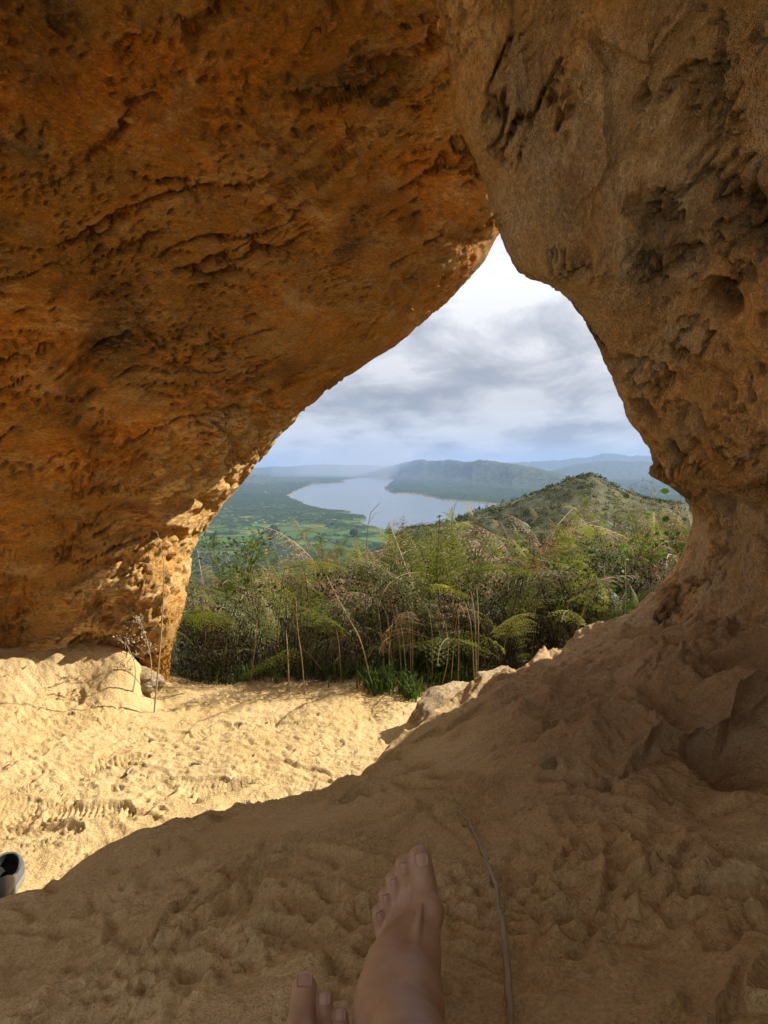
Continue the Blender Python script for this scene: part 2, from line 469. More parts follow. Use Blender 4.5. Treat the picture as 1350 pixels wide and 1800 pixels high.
LI = [(230, 1145, 2.98), (100, 1150, 2.92), (0, 1155, 2.87), (-300, 1170, 2.70), (-700, 1180, 2.4), (230, 1280, 3.0), (0, 1290, 2.9), (-500, 1300, 2.55),
      (0, 1000, 2.84), (200, 1000, 2.97), (285, 960, 3.04), (0, 900, 2.76), (200, 850, 2.90), (0, 700, 2.48), (200, 650, 2.54), (400, 600, 2.68), (350, 780, 2.80),
      (0, 400, 2.02), (300, 400, 2.25), (600, 400, 2.66), (780, 330, 2.86), (0, 100, 1.58), (0, 0, 1.48), (400, 0, 1.74), (700, 0, 1.86), (500, 200, 2.18),
      (-400, 600, 1.9), (-400, 100, 1.35), (-700, 900, 1.9), (-700, 500, 1.6), (-700, -300, 0.95), (0, -500, 1.02), (600, -500, 1.4), (0, -950, 0.78), (700, -900, 1.2)]
def hull_left(C, n, r, b, e):
    h1 = C + n * 1.3 + r * 1.3 + np.array([0, 0.2, 0.6])
    h2 = C * 0.5 + e * 0.5 + np.array([-0.7, 0.9, 1.9])
    h3 = e + np.array([-1.2, -1.3, 1.6])
    return [h1, h2, h3]
v, f, at = boulder(LC, LI, 560, 430, 0.30, hull_left, [(-0.10, -0.50, 0.08), (-0.20, -0.8, 0.1)], disp_left, None)
based('boulder', v, f, (-1.6, 2.8, 0.0), mats=[ROCK_L], smooth=True, attrs=at, cat='boulder',
      label='huge orange pitted boulder leaning overhead, its lit lip edging the opening by the sunlit sand')

RC = [
    (700, -800, 1.00, 1500, -1000), (735, -400, 1.25, 2300, -900), (760, -120, 1.44, 2600, -600), (772, 0, 1.52, 2600, -300), (782, 60, 1.56, 2600, -150),
    (793, 130, 1.60, 2600, 0), (800, 200, 1.65, 2600, 110), (826, 255, 1.68, 2600, 200), (850, 310, 1.71, 2600, 290), (864, 365, 1.74, 2600, 370),
    (879, 405, 1.76, 2600, 430), (900, 450, 1.77, 2600, 490), (925, 480, 1.77, 2600, 540), (985, 512, 1.77, 2600, 600), (1030, 562, 1.80, 2600, 660),
    (1060, 640, 1.87, 2600, 720), (1085, 695, 1.94, 2600, 770), (1112, 745, 2.02, 2600, 815), (1146, 795, 2.09, 2600, 860), (1146, 828, 2.14, 2600, 900),
    (1190, 860, 2.30, 2600, 940), (1222, 892, 2.46, 2600, 980), (1226, 932, 2.50, 2600, 1020), (1202, 985, 2.52, 2600, 1070), (1160, 1035, 2.52, 2600, 1130),
    (1112, 1085, 2.51, 2600, 1200), (1075, 1150, 2.49, 2600, 1300), (1040, 1260, 2.45, 2600, 1440)]
RI = [(900, 100, 1.46), (900, 330, 1.54), (1100, 100, 1.34), (1350, 0, 1.12), (1350, 250, 1.18), (1100, 400, 1.48), (1350, 400, 1.26), (1200, 700, 1.68), (1350, 700, 1.40), (1300, 800, 1.52),
      (1350, 880, 1.82), (1280, 920, 2.12), (1350, 980, 1.82), (1260, 1040, 2.12), (1200, 1150, 2.12), (1350, 1130, 1.62), (1350, 1300, 1.50),
      (1700, 0, 0.95), (1700, 500, 1.0), (1700, 800, 1.05), (1700, 1000, 1.12), (1700, 1300, 1.0), (2500, 500, 0.6), (2500, 0, 0.56), (2500, 1000, 0.66), (2500, 1400, 0.66),
      (1350, -500, 0.86), (2000, -500, 0.6), (850, -600, 1.1), (2500, -600, 0.45), (1400, -950, 0.6)]
def hull_right(C, n, r, b, e):
    bd = np.array([0.95, 0.27, 0.0])
    h1 = b + bd * 0.8
    h2 = b + bd * 1.9 + np.array([0, 0, 0.5])
    h3 = C * 0.4 + e * 0.6 + np.array([1.9, 0.2, 1.5])
    h4 = e + np.array([1.4, -1.4, 0.9])
    return [h1, h2, h3, h4]
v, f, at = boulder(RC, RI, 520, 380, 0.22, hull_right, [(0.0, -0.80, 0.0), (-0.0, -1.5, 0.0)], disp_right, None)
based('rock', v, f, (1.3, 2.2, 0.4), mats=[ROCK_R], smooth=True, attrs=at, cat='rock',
      label='tan overhanging rock pillar with scooped hollows and narrow waist above the sandy ledge')

# ------------------------------------------------------------------ sand floor with the ledge
CREST_PZ = [(-500, 1830, .06), (-250, 1700, .10), (0, 1578, .13), (130, 1525, .15), (290, 1452, .17), (430, 1415, .18), (560, 1385, .18),
            (650, 1342, .18), (700, 1294, .20), (790, 1244, .22), (860, 1210, .25), (920, 1184, .28), (1000, 1138, .36), (1060, 1110, .42),
            (1112, 1085, .48), (1220, 1020, .62)]
CREST = np.array([PZ(a, b, c) for a, b, c in CREST_PZ])
CREST = np.vstack([CREST, [2.2, 2.6, 0.7], [6, 3.4, 0.8]])
CREST = np.vstack([[-4.0, 0.2, 0.0], CREST])
MZ = [(c[0], c[1], c[2]) for c in CREST]
for a, b, c in [(100, 1700, .22), (0, 1800, .28), (300, 1600, .27), (300, 1800, .36), (500, 1520, .29), (480, 1700, .38), (600, 1800, .42), (715, 1620, .38),
                (720, 1480, .35), (720, 1380, .28), (900, 1400, .36), (900, 1600, .41), (900, 1800, .44), (800, 1300, .27), (950, 1300, .36), (1000, 1210, .36),
                (1100, 1200, .44), (1100, 1500, .46), (1200, 1350, .47), (1200, 1250, .50), (1350, 1200, .58), (1350, 1500, .50), (1350, 1800, .56), (1200, 1700, .50)]:
    w = PZ(a, b, c); MZ.append((w[0], w[1], c))
MZ += [(0, -.5, .42), (-.8, -.5, .36), (.8, -.5, .5), (0, .2, .43), (-.8, .4, .32), (.9, .4, .54), (0, -2, .35), (-2, -2, .2), (2, -2, .5), (-2.2, .6, .1), (3, 1.5, .7)]
M_TPS = TPS([(a, b) for a, b, c in MZ], [c for a, b, c in MZ], lam=2e-3)
LZ = [(0, 2.6, 0), (-1, 2.2, 0), (-1, 1.6, .02), (.3, 2.9, -.02), (-1.0, 2.95, .03), (1.5, 3.2, 0), (0, 4, -.04), (2.5, 4.5, .05), (3.5, 6, .1), (-1.5, 4, -.2), (0, 6, -.3),
      (-2, 6, -.8), (0, 9, -1.2), (4, 9, -.7), (-4, 3, .3), (-4, 0, .1), (8, 8, -.2), (-6, 8, -1.8), (6, 3, .3)]
for a, b, c in [(235, 1156, .205), (170, 1150, .22), (100, 1152, .225), (0, 1156, .23), (-150, 1162, .235), (-300, 1172, .24), (-300, 1250, .12), (150, 1205, .11), (0, 1255, .09), (0, 1215, .14), (215, 1190, .14), (262, 1222, .02), (295, 1200, .0), (150, 1250, .05),
                (400, 1225, 0), (700, 1238, 0), (550, 1300, 0), (300, 1350, 0), (0, 1450, 0), (100, 1500, .02), (0, 1350, .04)]:
    w = PZ(a, b, c); LZ.append((w[0], w[1], c))
L_TPS = TPS([(a, b) for a, b, c in LZ], [c for a, b, c in LZ], lam=2e-3)

def crest_sd(xy):
    best = np.full(len(xy), 1e9); side = np.zeros(len(xy))
    for a, b in zip(CREST[:-1, :2], CREST[1:, :2]):
        ab = b - a; t = np.clip(((xy - a) @ ab) / (ab @ ab), 0, 1)
        d = xy - (a + t[:, None] * ab); dist = np.hypot(d[:, 0], d[:, 1])
        cr = ab[0] * (xy[:, 1] - a[1]) - ab[1] * (xy[:, 0] - a[0])
        m = dist < best - 1e-9
        best[m] = dist[m]; side[m] = np.sign(cr[m])
    return -best * side           # positive on the camera's side

PRINTS = []   # x, y, angle, length, deep, pattern
for (ax, ay), (bx, by), pat, dp in [((85, 1432), (232, 1424), 0, 1.0), ((10, 1442), (98, 1408), 0, .9), ((30, 1395), (66, 1385), 1, .8), ((118, 1412), (215, 1380), 1, 1.0),
        ((165, 1345), (262, 1326), 0, .8), ((120, 1368), (190, 1345), 1, .7), ((345, 1408), (442, 1378), 2, 2.0), ((60, 1492), (120, 1476), 2, .8), ((420, 1345), (450, 1338), 2, .8),
        ((520, 1330), (600, 1300), 1, .6), ((330, 1290), (420, 1268), 0, .6), ((470, 1265), (560, 1252), 1, .6), ((20, 1330), (110, 1300), 1, .6), ((240, 1480), (150, 1500), 1, .6)]:
    a = PZ(ax, ay, 0.01); b = PZ(bx, by, 0.01); c = (a + b) / 2
    PRINTS.append((c[0], c[1], math.atan2(b[1] - a[1], b[0] - a[0]), float(np.linalg.norm(b - a)) * 1.08, dp, pat))
_pr = np.random.default_rng(14)
for k in range(34):
    c = PZ(_pr.uniform(-60, 640), _pr.uniform(1262, 1500), 0.02)
    PRINTS.append((c[0], c[1], _pr.choice([0.0, 0.25, -0.3, 2.9, 1.2]) + _pr.normal() * .15, _pr.uniform(.24, .30), _pr.uniform(.25, .65), int(_pr.integers(0, 3))))
# the sitter's and others' marks in the shaded sand: long drags, curls and dents
MARKS = []
_mr = np.random.default_rng(3)
for (pts, w, dp) in [([(330, 1690), (390, 1720), (350, 1748), (310, 1730)], .010, .012), ([(225, 1760), (300, 1778), (360, 1752)], .009, .010), ([(60, 1600), (200, 1590), (280, 1560)], .014, .010),
        ([(800, 1560), (835, 1600), (862, 1640)], .006, .007), ([(790, 1640), (850, 1610), (870, 1600)], .006, .007), ([(808, 1590), (838, 1575), (860, 1580)], .006, .007),
        ([(1000, 1480), (1080, 1520), (1130, 1580), (1180, 1620)], .020, .012), ([(1050, 1610), (1120, 1650), (1220, 1660)], .014, .012), ([(1100, 1720), (1200, 1735), (1330, 1760)], .02, .012),
        ([(960, 1390), (1040, 1420), (1100, 1470)], .016, .010), ([(690, 1400), (760, 1395), (830, 1410)], .014, .012), ([(500, 1440), (560, 1470), (600, 1500)], .014, .010),
        ([(100, 1640), (220, 1620), (350, 1640)], .012, .010), ([(560, 1600), (520, 1660), (560, 1700)], .03, .02), ([(880, 1330), (960, 1345), (1060, 1335)], .014, .012),
        ([(400, 1560), (470, 1560), (520, 1600)], .018, .012)]:
    p = PZ(np.array([a for a, b in pts]), np.array([b for a, b in pts]), 0.36)[:, :2]
    MARKS.append((smooth_polyline(p, 26), w, dp))

_sr = np.random.default_rng(8)
for k in range(120):      # finger drags, scuffs and dents
    c = PZ(_sr.uniform(30, 1320), _sr.uniform(1390, 1790), 0.38)[:2]; a = _sr.normal() * 0.7 - 0.4; ln_ = _sr.uniform(0.03, 0.16)
    d = np.array([math.cos(a), math.sin(a)]) * ln_; n_ = np.array([-d[1], d[0]]) * _sr.normal() * 0.35
    MARKS.append((smooth_polyline(np.array([c - d, c + n_, c + d]), 18), _sr.uniform(.006, .013), _sr.uniform(.004, .010)))

def ground_detail(x, y, sd, inside):
    p = np.stack([x, y, np.zeros_like(x)], 1)
    w = np.stack([perlin(p * 3.5, 240), perlin(p * 3.5, 241), 0 * x], 1) * 0.10
    # trodden sunlit sand
    lit = 0.018 * fbm(p * 2.6, 3, 201) + 0.013 * fbm((p + w) * 7, 3, 203) + 0.010 * fbm(p * 20, 3, 205, 0.65)
    rp = rot2(p, 0.5)
    lit += 0.010 * fbm(rp * (8, 26, 1), 3, 207, ridge=True) * sstep(-0.15, 0.2, fbm(p * 1.7, 2, 209))
    a, _ = worley(p * 15 + w * 12, 6); lit -= 0.007 * sstep(0.32, 0.08, a) * sstep(-0.05, 0.2, fbm(p * 3, 2, 211))
    a, _ = worley(p * 42 + w * 20, 16); lit -= 0.007 * sstep(0.36, 0.1, a) * sstep(-0.2, 0.2, fbm(p * 5, 2, 213))
    # soft heaped sand in the shade
    rq = rot2(p, -0.55)
    heap = 0.036 * fbm((p + w) * 2.4, 3, 221) + 0.026 * fbm((rq + 1.6 * w) * (3.6, 8.0, 1), 4, 223, 0.5, ridge=True) * (0.15 + sstep(-0.15, 0.3, fbm(p * 2.2, 2, 228)))
    heap += 0.017 * fbm((p + w) * 8.5, 5, 225, 0.62) * (0.3 + sstep(-0.2, 0.3, fbm(p * 3.1, 2, 230))) + 0.005 * fbm(p * 40, 2, 227, 0.6)
    a, b = worley((p + w * 1.2) * 6.5, 8); heap -= 0.018 * sstep(0.36, 0.08, a) * sstep(-0.2, 0.1, fbm(p * 2, 2, 229))
    # short eroded rims facing the viewer
    z = fbm((rq + w * 1.4) * (2.4, 4.6, 1), 3, 231) * 4.0; fr = z - np.floor(z)
    heap += 0.032 * (fr ** 1.6 * sstep(1.0, 0.78, fr) - .27) * sstep(-0.05, 0.3, fbm(p * 2.6, 2, 233))
    # the ledge turns to bare lumpy rock towards the right-hand end
    rock = sstep(-0.05, 0.40, x - 0.10 + 0.22 * perlin(p * 2.5, 250)) * sstep(0.95, 1.5, y + 0.25 * perlin(p * 3, 251))
    f1, f2 = worley((p + w) * 5.0, 9)
    lump = 0.080 * fbm((p + 1.5 * w) * 3.2, 5, 235, 0.55, ridge=True) + 0.105 * (0.5 - f1) + 0.046 * fbm((p + w) * 9, 5, 237, 0.62) + 0.010 * fbm(p * 40, 2, 239)
    dark = heap * (1 - 0.6 * rock) + lump * rock
    return lit * (1 - inside) + dark * inside, rock * inside

def rot2(p, a):
    c, s = math.cos(a), math.sin(a)
    return np.stack([p[:, 0] * c - p[:, 1] * s, p[:, 0] * s + p[:, 1] * c, p[:, 2]], 1)

def ground(x, y, full=False):
    x = np.atleast_1d(np.asarray(x, float)); y = np.atleast_1d(np.asarray(y, float))
    xy = np.stack([x, y], 1); p3 = np.stack([x, y, 0 * x], 1)
    sd = crest_sd(xy)
    sdn = sd + (0.030 + 0.05 * sstep(0.1, 0.6, x)) * fbm(p3 * 5, 3, 260) + 0.014 * fbm(p3 * 18, 2, 262)
    inside = sstep(-0.13, 0.02, sdn)
    z = L_TPS(xy) * (1 - inside) + M_TPS(xy) * inside
    dt, rock = ground_detail(x, y, sd, inside)
    far = sstep(14, 6, np.abs(x)) * sstep(-9, -4, y)
    z = z + dt
    # shoe prints
    for (cx, cy_, an, ln, dp, pat) in PRINTS:
        m = (np.abs(x - cx) < ln) & (np.abs(y - cy_) < ln)
        if not m.any(): continue
        dx, dy = x[m] - cx, y[m] - cy_
        a = (dx * math.cos(an) + dy * math.sin(an)) / (ln / 2); b = (-dx * math.sin(an) + dy * math.cos(an)) / (ln / 2)
        wd = 0.36 * (1 - 0.22 * np.exp(-((a + 0.15) / 0.28) ** 2)) * np.sqrt(np.clip(1 - np.abs(a) ** 3.2, 0, 1)) + 1e-3
        e = np.abs(b) / wd; io = np.where(np.abs(a) < 1, sstep(1.08, 0.92, e), 0)
        rim = np.exp(-((e - 1.25) / 0.22) ** 2) * (np.abs(a) < 1.02)
        if pat == 0: rib = np.sin(a * ln / 2 * 2 * math.pi / 0.017 + 6 * b)
        elif pat == 1: rib = np.sin(a * ln / 2 * 2 * math.pi / 0.024 + 4 * np.abs(b * 6)) * np.cos(b * ln / 2 * 2 * math.pi / 0.034)
        else: rib = 0.3 * np.sin(a * 9)
        rr = np.hypot(a - 0.45, b) * ln / 2
        if pat != 2: rib = np.where(rr < 0.033, np.sin(rr * 2 * math.pi / 0.014), rib)
        z[m] += dp * (-0.014 * io + 0.008 * rim + 0.0045 * rib * io)
    for (ln, w, dp) in MARKS:
        lo = ln.min(0) - 0.12; hi = ln.max(0) + 0.12
        m = (x > lo[0]) & (x < hi[0]) & (y > lo[1]) & (y < hi[1])
        if not m.any(): continue
        d = np.min(np.hypot(x[m][:, None] - ln[None, :, 0], y[m][:, None] - ln[None, :, 1]), axis=1)
        z[m] += dp * (-np.exp(-(d / w) ** 2) + 0.55 * np.exp(-((d - 2.1 * w) / (0.8 * w)) ** 2))
    if not full: return z
    return z, sd, inside, rock

def hollow_shift(x, y):
    """The undercut in the ledge at the right: how far sand and wall are pushed back under the lip."""
    lip = [PZ(a, b, c) for a, b, c in ((1085, 1372, .43), (1125, 1325, .46), (1190, 1288, .50), (1270, 1282, .52), (1300, 1250, .55), (1420, 1235, .57), (1600, 1230, .6))]
    lx = np.array([l[0] for l in lip]); ly = np.array([l[1] for l in lip])
    yl = np.interp(x, lx, ly) + 0.05 * perlin(np.stack([x * 12, x * 0, x * 0], 1), 270)
    wx = sstep(lx[0] - .02, lx[0] + .12, x) * sstep(1.9, 1.45, x) * (0.75 + 0.5 * perlin(np.stack([x * 9, x * 0 + 3.3, x * 0], 1), 272))
    s = y - yl
    return s, wx

rows = np.concatenate([np.linspace(-9, 0.34, 34)[:-1], 0.35 * (3.5 / 0.35) ** np.linspace(0, 1, 640), np.linspace(3.5, 11.0, 50)[1:]])
uc = np.concatenate([-np.geomspace(14, 0.66, 34)[:-1], np.linspace(-0.64, 0.67, 560), np.geomspace(0.69, 14, 34)])
Yg = np.repeat(rows[:, None], len(uc), 1)
Xg = uc[None] * (np.maximum(Yg, 0.3) + 0.2)
gx, gy = Xg.ravel(), Yg.ravel()
gz, gsd, gin, grock = ground(gx, gy, True)
s_, wx_ = hollow_shift(gx, gy)
hdrop = wx_ * sstep(-0.40, -0.10, s_) * sstep(0.004, -0.035, s_)
hpush = wx_ * 0.085 * sstep(-0.14, -0.04, s_) * sstep(0.012, -0.030, s_)
gz2 = gz - 0.125 * hdrop * (0.8 + 0.9 * perlin(np.stack([gx * 5, gy * 5, gx * 0], 1), 275))
gy2 = gy + hpush
soil = sstep(3.0, 3.35, gy + 0.35 * perlin(np.stack([gx * 1.5, gy * 1.5, 0 * gx], 1), 280) + 0.18 * perlin(np.stack([gx * 5, gy * 5, 0 * gx], 1), 281) + 0.28 * sstep(0.2, 0.9, gx)) * (1 - gin)
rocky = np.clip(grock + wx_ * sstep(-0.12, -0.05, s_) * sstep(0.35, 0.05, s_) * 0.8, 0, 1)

m, nt, b, out = new_mat('sand')
tc = nd(nt, 'ShaderNodeTexCoord').outputs['Object']
n1 = noise(nt, tc, 3.0, 7, 0.6, 0.3); n2 = noise(nt, tc, 24, 6, 0.65); n3 = noise(nt, tc, 160, 3, 0.7); n4 = noise(nt, tc, 520, 2, 0.6)
sand_c = mix(nt, ramp(nt, n1, [(0.35, 0.0), (0.66, 1.0)]), (0.60, 0.415, 0.185), (0.66, 0.485, 0.245))
sand_c = mix(nt, ramp(nt, n2, [(0.55, 0.0), (0.75, 0.55)]), sand_c, (0.50, 0.315, 0.125))
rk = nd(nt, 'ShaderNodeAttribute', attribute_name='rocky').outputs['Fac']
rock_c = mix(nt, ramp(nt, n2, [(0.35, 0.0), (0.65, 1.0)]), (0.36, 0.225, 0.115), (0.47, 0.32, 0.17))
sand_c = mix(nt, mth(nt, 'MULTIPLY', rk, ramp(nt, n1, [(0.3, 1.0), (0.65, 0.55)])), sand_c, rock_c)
so = nd(nt, 'ShaderNodeAttribute', attribute_name='soil').outputs['Fac']
soil_c = mix(nt, ramp(nt, n2, [(0.4, 0.0), (0.65, 1.0)]), (0.045, 0.032, 0.018), (0.13, 0.085, 0.042))
col = mix(nt, so, sand_c, soil_c)
col = mix(nt, 1.0, col, ramp(nt, n3, [(0.3, 0.74), (0.7, 1.2)]), 'MULTIPLY')
speck = ramp(nt, n4, [(0.66, 0.0), (0.74, 0.55)])
col = mix(nt, speck, col, (0.20, 0.12, 0.06))
nt.links.new(col, b.inputs['Base Color']); b.inputs['Roughness'].default_value = 0.95
nr = bump(nt, n2, 0.8, 0.018); nr = bump(nt, n3, 0.8, 0.007, nr); nr = bump(nt, n4, 0.6, 0.0025, nr)
nt.links.new(nr, b.inputs['Normal'])
SAND = m
link('sand_floor', make_mesh('sand_floor', np.stack([gx, gy2, gz2], 1), grid_faces(len(rows), len(uc))[:, ::-1], [SAND], smooth=True,
     attrs={'soil': soil, 'rocky': rocky}), kind='structure')

def gh(x, y):
    return float(ground(x, y)[0])
def GP(px, py):
    """The point where the sight line of a photograph pixel meets the ground."""
    Y = np.geomspace(0.35, 9, 700); q = P(np.full(700, float(px)), np.full(700, float(py)), Y)
    g = ground(q[:, 0], q[:, 1]); k = np.argmax(q[:, 2] < g)
    return np.array([q[k, 0], q[k, 1], g[k]])

# ------------------------------------------------------------------ valley, lake and mountains
WATER = -400.0
LAKE = np.array([(627, 841), (600, 845.5), (612, 848.5), (589, 850.5), (552, 852.5), (537, 857), (520, 864), (505, 872), (522, 880), (541, 889), (559, 893), (574, 897), (600, 898.5), (618, 900.5),
                 (600, 904), (640, 907), (644, 913), (628, 918), (655, 927), (690, 934), (760, 945), (900, 930), (900, 889), (874, 887.5), (839, 883.5), (794, 880), (781, 879.5), (744, 870.5), (720, 868),
                 (692, 867.5), (676, 861), (684, 850), (692, 846), (700, 841)], float)

def lake_sd(px, py):
    """Positive inside the lake outline; lengths in stretched sight-line units."""
    q = np.stack([px * 0.35, py], 1); poly = LAKE * (0.35, 1)
    best = np.full(len(q), 1e9); ins = np.zeros(len(q), bool)
    for a, b in zip(poly, np.roll(poly, -1, 0)):
        ab = b - a; t = np.clip(((q - a) @ ab) / (ab @ ab), 0, 1)
        best = np.minimum(best, np.linalg.norm(q - (a + t[:, None] * ab), axis=1))
        c = ((a[1] > q[:, 1]) != (b[1] > q[:, 1]))
        with np.errstate(divide='ignore', invalid='ignore'):
            ins ^= c & (q[:, 0] < (b[0] - a[0]) * (q[:, 1] - a[1]) / (b[1] - a[1]) + a[0])
    return np.where(ins, best, -best)

ucols = np.concatenate([np.linspace(-900, 300, 80)[:-1], np.linspace(300, 1260, 560), np.linspace(1260, 2400, 80)[1:]])
vrows = np.concatenate([np.linspace(1250, 965, 60)[:-1], np.linspace(965, 834, 215)[:-1], 818 + np.geomspace(16, 9.0, 40)])
tU, tV = np.meshgrid(ucols, vrows, indexing='ij')
dist = (1.1 - WATER) * F / (tV - 818.0)
tX = (tU - 675) / F * dist
fx, fy = tX.ravel(), dist.ravel(); fu, fv = tU.ravel(), tV.ravel()
q3 = np.stack([fx, fy, 0 * fx], 1)
sdl = lake_sd(fu + 5 * perlin(np.stack([fu / 14, fv / 3, 0 * fu], 1), 300), fv) + 0.9 * fbm(q3 / 700, 4, 301)
hz = WATER + np.where(sdl > 0, -6.0, 3.0 + np.clip(-sdl * 0.6, 0, 6))
land = (sdl < 0)
hz += land * (3.5 * fbm(q3 / 900, 4, 303) + 2)
# wooded patches stand up; the mid-valley band also paints in cloud shadow
forest_shade = sstep(-0.02, 0.08, fbm(q3 / 420, 5, 305, 0.68) + 0.07 + 0.30 * sstep(925, 885, fv) - 0.16 * sstep(915, 940, fv) * sstep(985, 955, fv) + 0.22 * sstep(975, 1010, fv)) * land
hz += forest_shade * (8 + 7 * fbm(q3 / 45, 2, 306))
# far ridges: sight-line silhouettes with their real distance
def ridge(sil, d0, wf, amp, seed):
    s = np.array(sil, float)
    crest = np.interp(fu, s[:, 0], s[:, 1]) + 1.6 * perlin(np.stack([fu / 31, 0 * fu + seed, 0 * fu], 1)) + 0.8 * perlin(np.stack([fu / 11, 0 * fu + seed, 0 * fu], 1)); dd = np.interp(fu, [a[0] for a in d0], [a[1] for a in d0])
    hc = np.maximum((818 - crest) / F * dd + 1.1 - WATER, 0)
    t = (fy - dd) / (wf * dd)
    rv = fbm(q3 / (0.09 * dd.mean()), 5, seed, 0.55, ridge=True)
    prof = np.exp(-t ** 2) * (1 + amp * (rv - 0.35) * np.clip(np.abs(t) * 2.2, 0, 1)) 
    return np.maximum(hc * prof, 0)
mt = np.zeros_like(fx)
mt = np.maximum(mt, ridge([(560, 842), (600, 838), (640, 832), (670, 824), (695, 818), (720, 812), (738, 809), (752, 810.5), (775, 812), (800, 811), (820, 813.5), (845, 811.5), (870, 813), (900, 817), (940, 825), (990, 837), (1040, 848), (1100, 858), (1200, 880)],
                         [(600, 25000), (680, 22500), (730, 20000), (780, 17500), (830, 14500), (900, 12000), (1000, 10000), (1300, 9500)], 0.15, 0.55, 310))
mt = np.maximum(mt, ridge([(-500, 815), (100, 822), (300, 824), (400, 826), (470, 822), (520, 820), (570, 817), (640, 819), (700, 820), (850, 813), (900, 814.5), (950, 812), (1000, 808), (1035, 804), (1060, 799.5), (1078, 799), (1110, 803), (1150, 802), (1200, 806), (1400, 800), (2000, 808)],
                         [(0, 31000), (2000, 31000)], 0.16, 0.5, 320))
mt = np.maximum(mt, ridge([(930, 840), (970, 828), (1010, 818), (1050, 812.5), (1100, 811.5), (1140, 814), (1200, 819), (1300, 815), (2000, 815)], [(0, 20000), (2000, 20000)], 0.14, 0.55, 330))
mt = np.maximum(mt, ridge([(-900, 815), (200, 836), (330, 838), (440, 836), (500, 842), (560, 846), (620, 850)], [(0, 14000), (2000, 14000)], 0.10, 0.5, 340))
hz += mt * sstep(0.2, -1.8, sdl)
m, nt, b, out = new_mat('valley_land')
tc = nd(nt, 'ShaderNodeTexCoord').outputs['Object']
vor = nd(nt, 'ShaderNodeTexVoronoi', {'Vector': nd(nt, 'ShaderNodeMapping', {'Vector': tc, 'Scale': (0.0042, 0.0028, 0.0), 'Rotation': (0, 0, 0.3)}).outputs[0], 'Scale': 1.0, 'Randomness': 0.85})
fieldv = nd(nt, 'ShaderNodeSeparateColor', {0: vor.outputs['Color']})
nn1 = noise(nt, tc, 0.0009, 6, 0.6); nn2 = noise(nt, tc, 0.012, 5, 0.65); nn3 = noise(nt, tc, 0.004, 4, 0.7)
fc = ramp(nt, fieldv.outputs[0], [(0.0, (0.045, 0.080, 0.022)), (0.35, (0.085, 0.14, 0.03)), (0.6, (0.065, 0.09, 0.03)), (0.8, (0.13, 0.15, 0.055)), (1.0, (0.035, 0.06, 0.02))])
fa = nd(nt, 'ShaderNodeAttribute', attribute_name='forest_shade').outputs['Fac']
ma = nd(nt, 'ShaderNodeAttribute', attribute_name='mount').outputs['Fac']
wood_shade = mix(nt, ramp(nt, nn2, [(0.35, 0.0), (0.65, 1.0)]), (0.016, 0.028, 0.012), (0.045, 0.065, 0.024))  # dark green for woods and for the painted cloud shadow
edge = nd(nt, 'ShaderNodeTexVoronoi', {'Vector': nd(nt, 'ShaderNodeMapping', {'Vector': tc, 'Scale': (0.0042, 0.0028, 0.0), 'Rotation': (0, 0, 0.3)}).outputs[0], 'Scale': 1.0, 'Randomness': 0.85}, feature='DISTANCE_TO_EDGE')
hedge = ramp(nt, mth(nt, 'ADD', edge.outputs['Distance'], mth(nt, 'MULTIPLY', nn2, 0.06)), [(0.055, 1.0), (0.075, 0.0)])
fc = mix(nt, hedge, fc, (0.025, 0.04, 0.015))
pale = ramp(nt, nn3, [(0.64, 0.0), (0.70, 1.0)])
col = mix(nt, fa, fc, wood_shade)
mcol = mix(nt, ramp(nt, nn2, [(0.40, 0.0), (0.62, 1.0)]), (0.030, 0.042, 0.022), (0.10, 0.115, 0.06))
col = mix(nt, ma, col, mcol)
specks = mth(nt, 'MULTIPLY', ramp(nt, noise(nt, tc, 0.018, 3, 0.7), [(0.62, 0.0), (0.66, 1.0)]), ramp(nt, nn1, [(0.50, 0.0), (0.62, 0.9)]))
col = mix(nt, specks, col, (0.55, 0.52, 0.48))
sh = nd(nt, 'ShaderNodeAttribute', attribute_name='mud').outputs['Fac']
col = mix(nt, sh, col, (0.17, 0.14, 0.10))
nt.links.new(col, b.inputs['Base Color']); b.inputs['Roughness'].default_value = 1.0; b.inputs['Specular IOR Level'].default_value = 0.0
mud = sstep(-0.9, -0.1, sdl) * (fv < 900)
link('valley_terrain', make_mesh('valley_terrain', np.stack([fx, fy, hz], 1), grid_faces(len(ucols), len(vrows)), [m], smooth=True,
     attrs={'forest_shade': forest_shade, 'mount': sstep(20, 70, mt), 'mud': mud}), kind='structure')

m, nt, b, out = new_mat('lake_water')
b.inputs['Base Color'].default_value = (0.075, 0.10, 0.115, 1); b.inputs['Roughness'].default_value = 0.16; b.inputs['Specular IOR Level'].default_value = 0.5
b.inputs['IOR'].default_value = 1.33
tc = nd(nt, 'ShaderNodeTexCoord').outputs['Object']
nt.links.new(bump(nt, noise(nt, tc, 0.02, 4, 0.6), 0.25, 6.0), b.inputs['Normal'])
gx_, gy_ = np.meshgrid(np.linspace(-4000, 3500, 12), np.linspace(2800, 24000, 20), indexing='ij')
link('lake', make_mesh('lake', np.stack([gx_.ravel(), gy_.ravel(), np.full(gx_.size, WATER)], 1), grid_faces(12, 20), [m]), kind='structure')

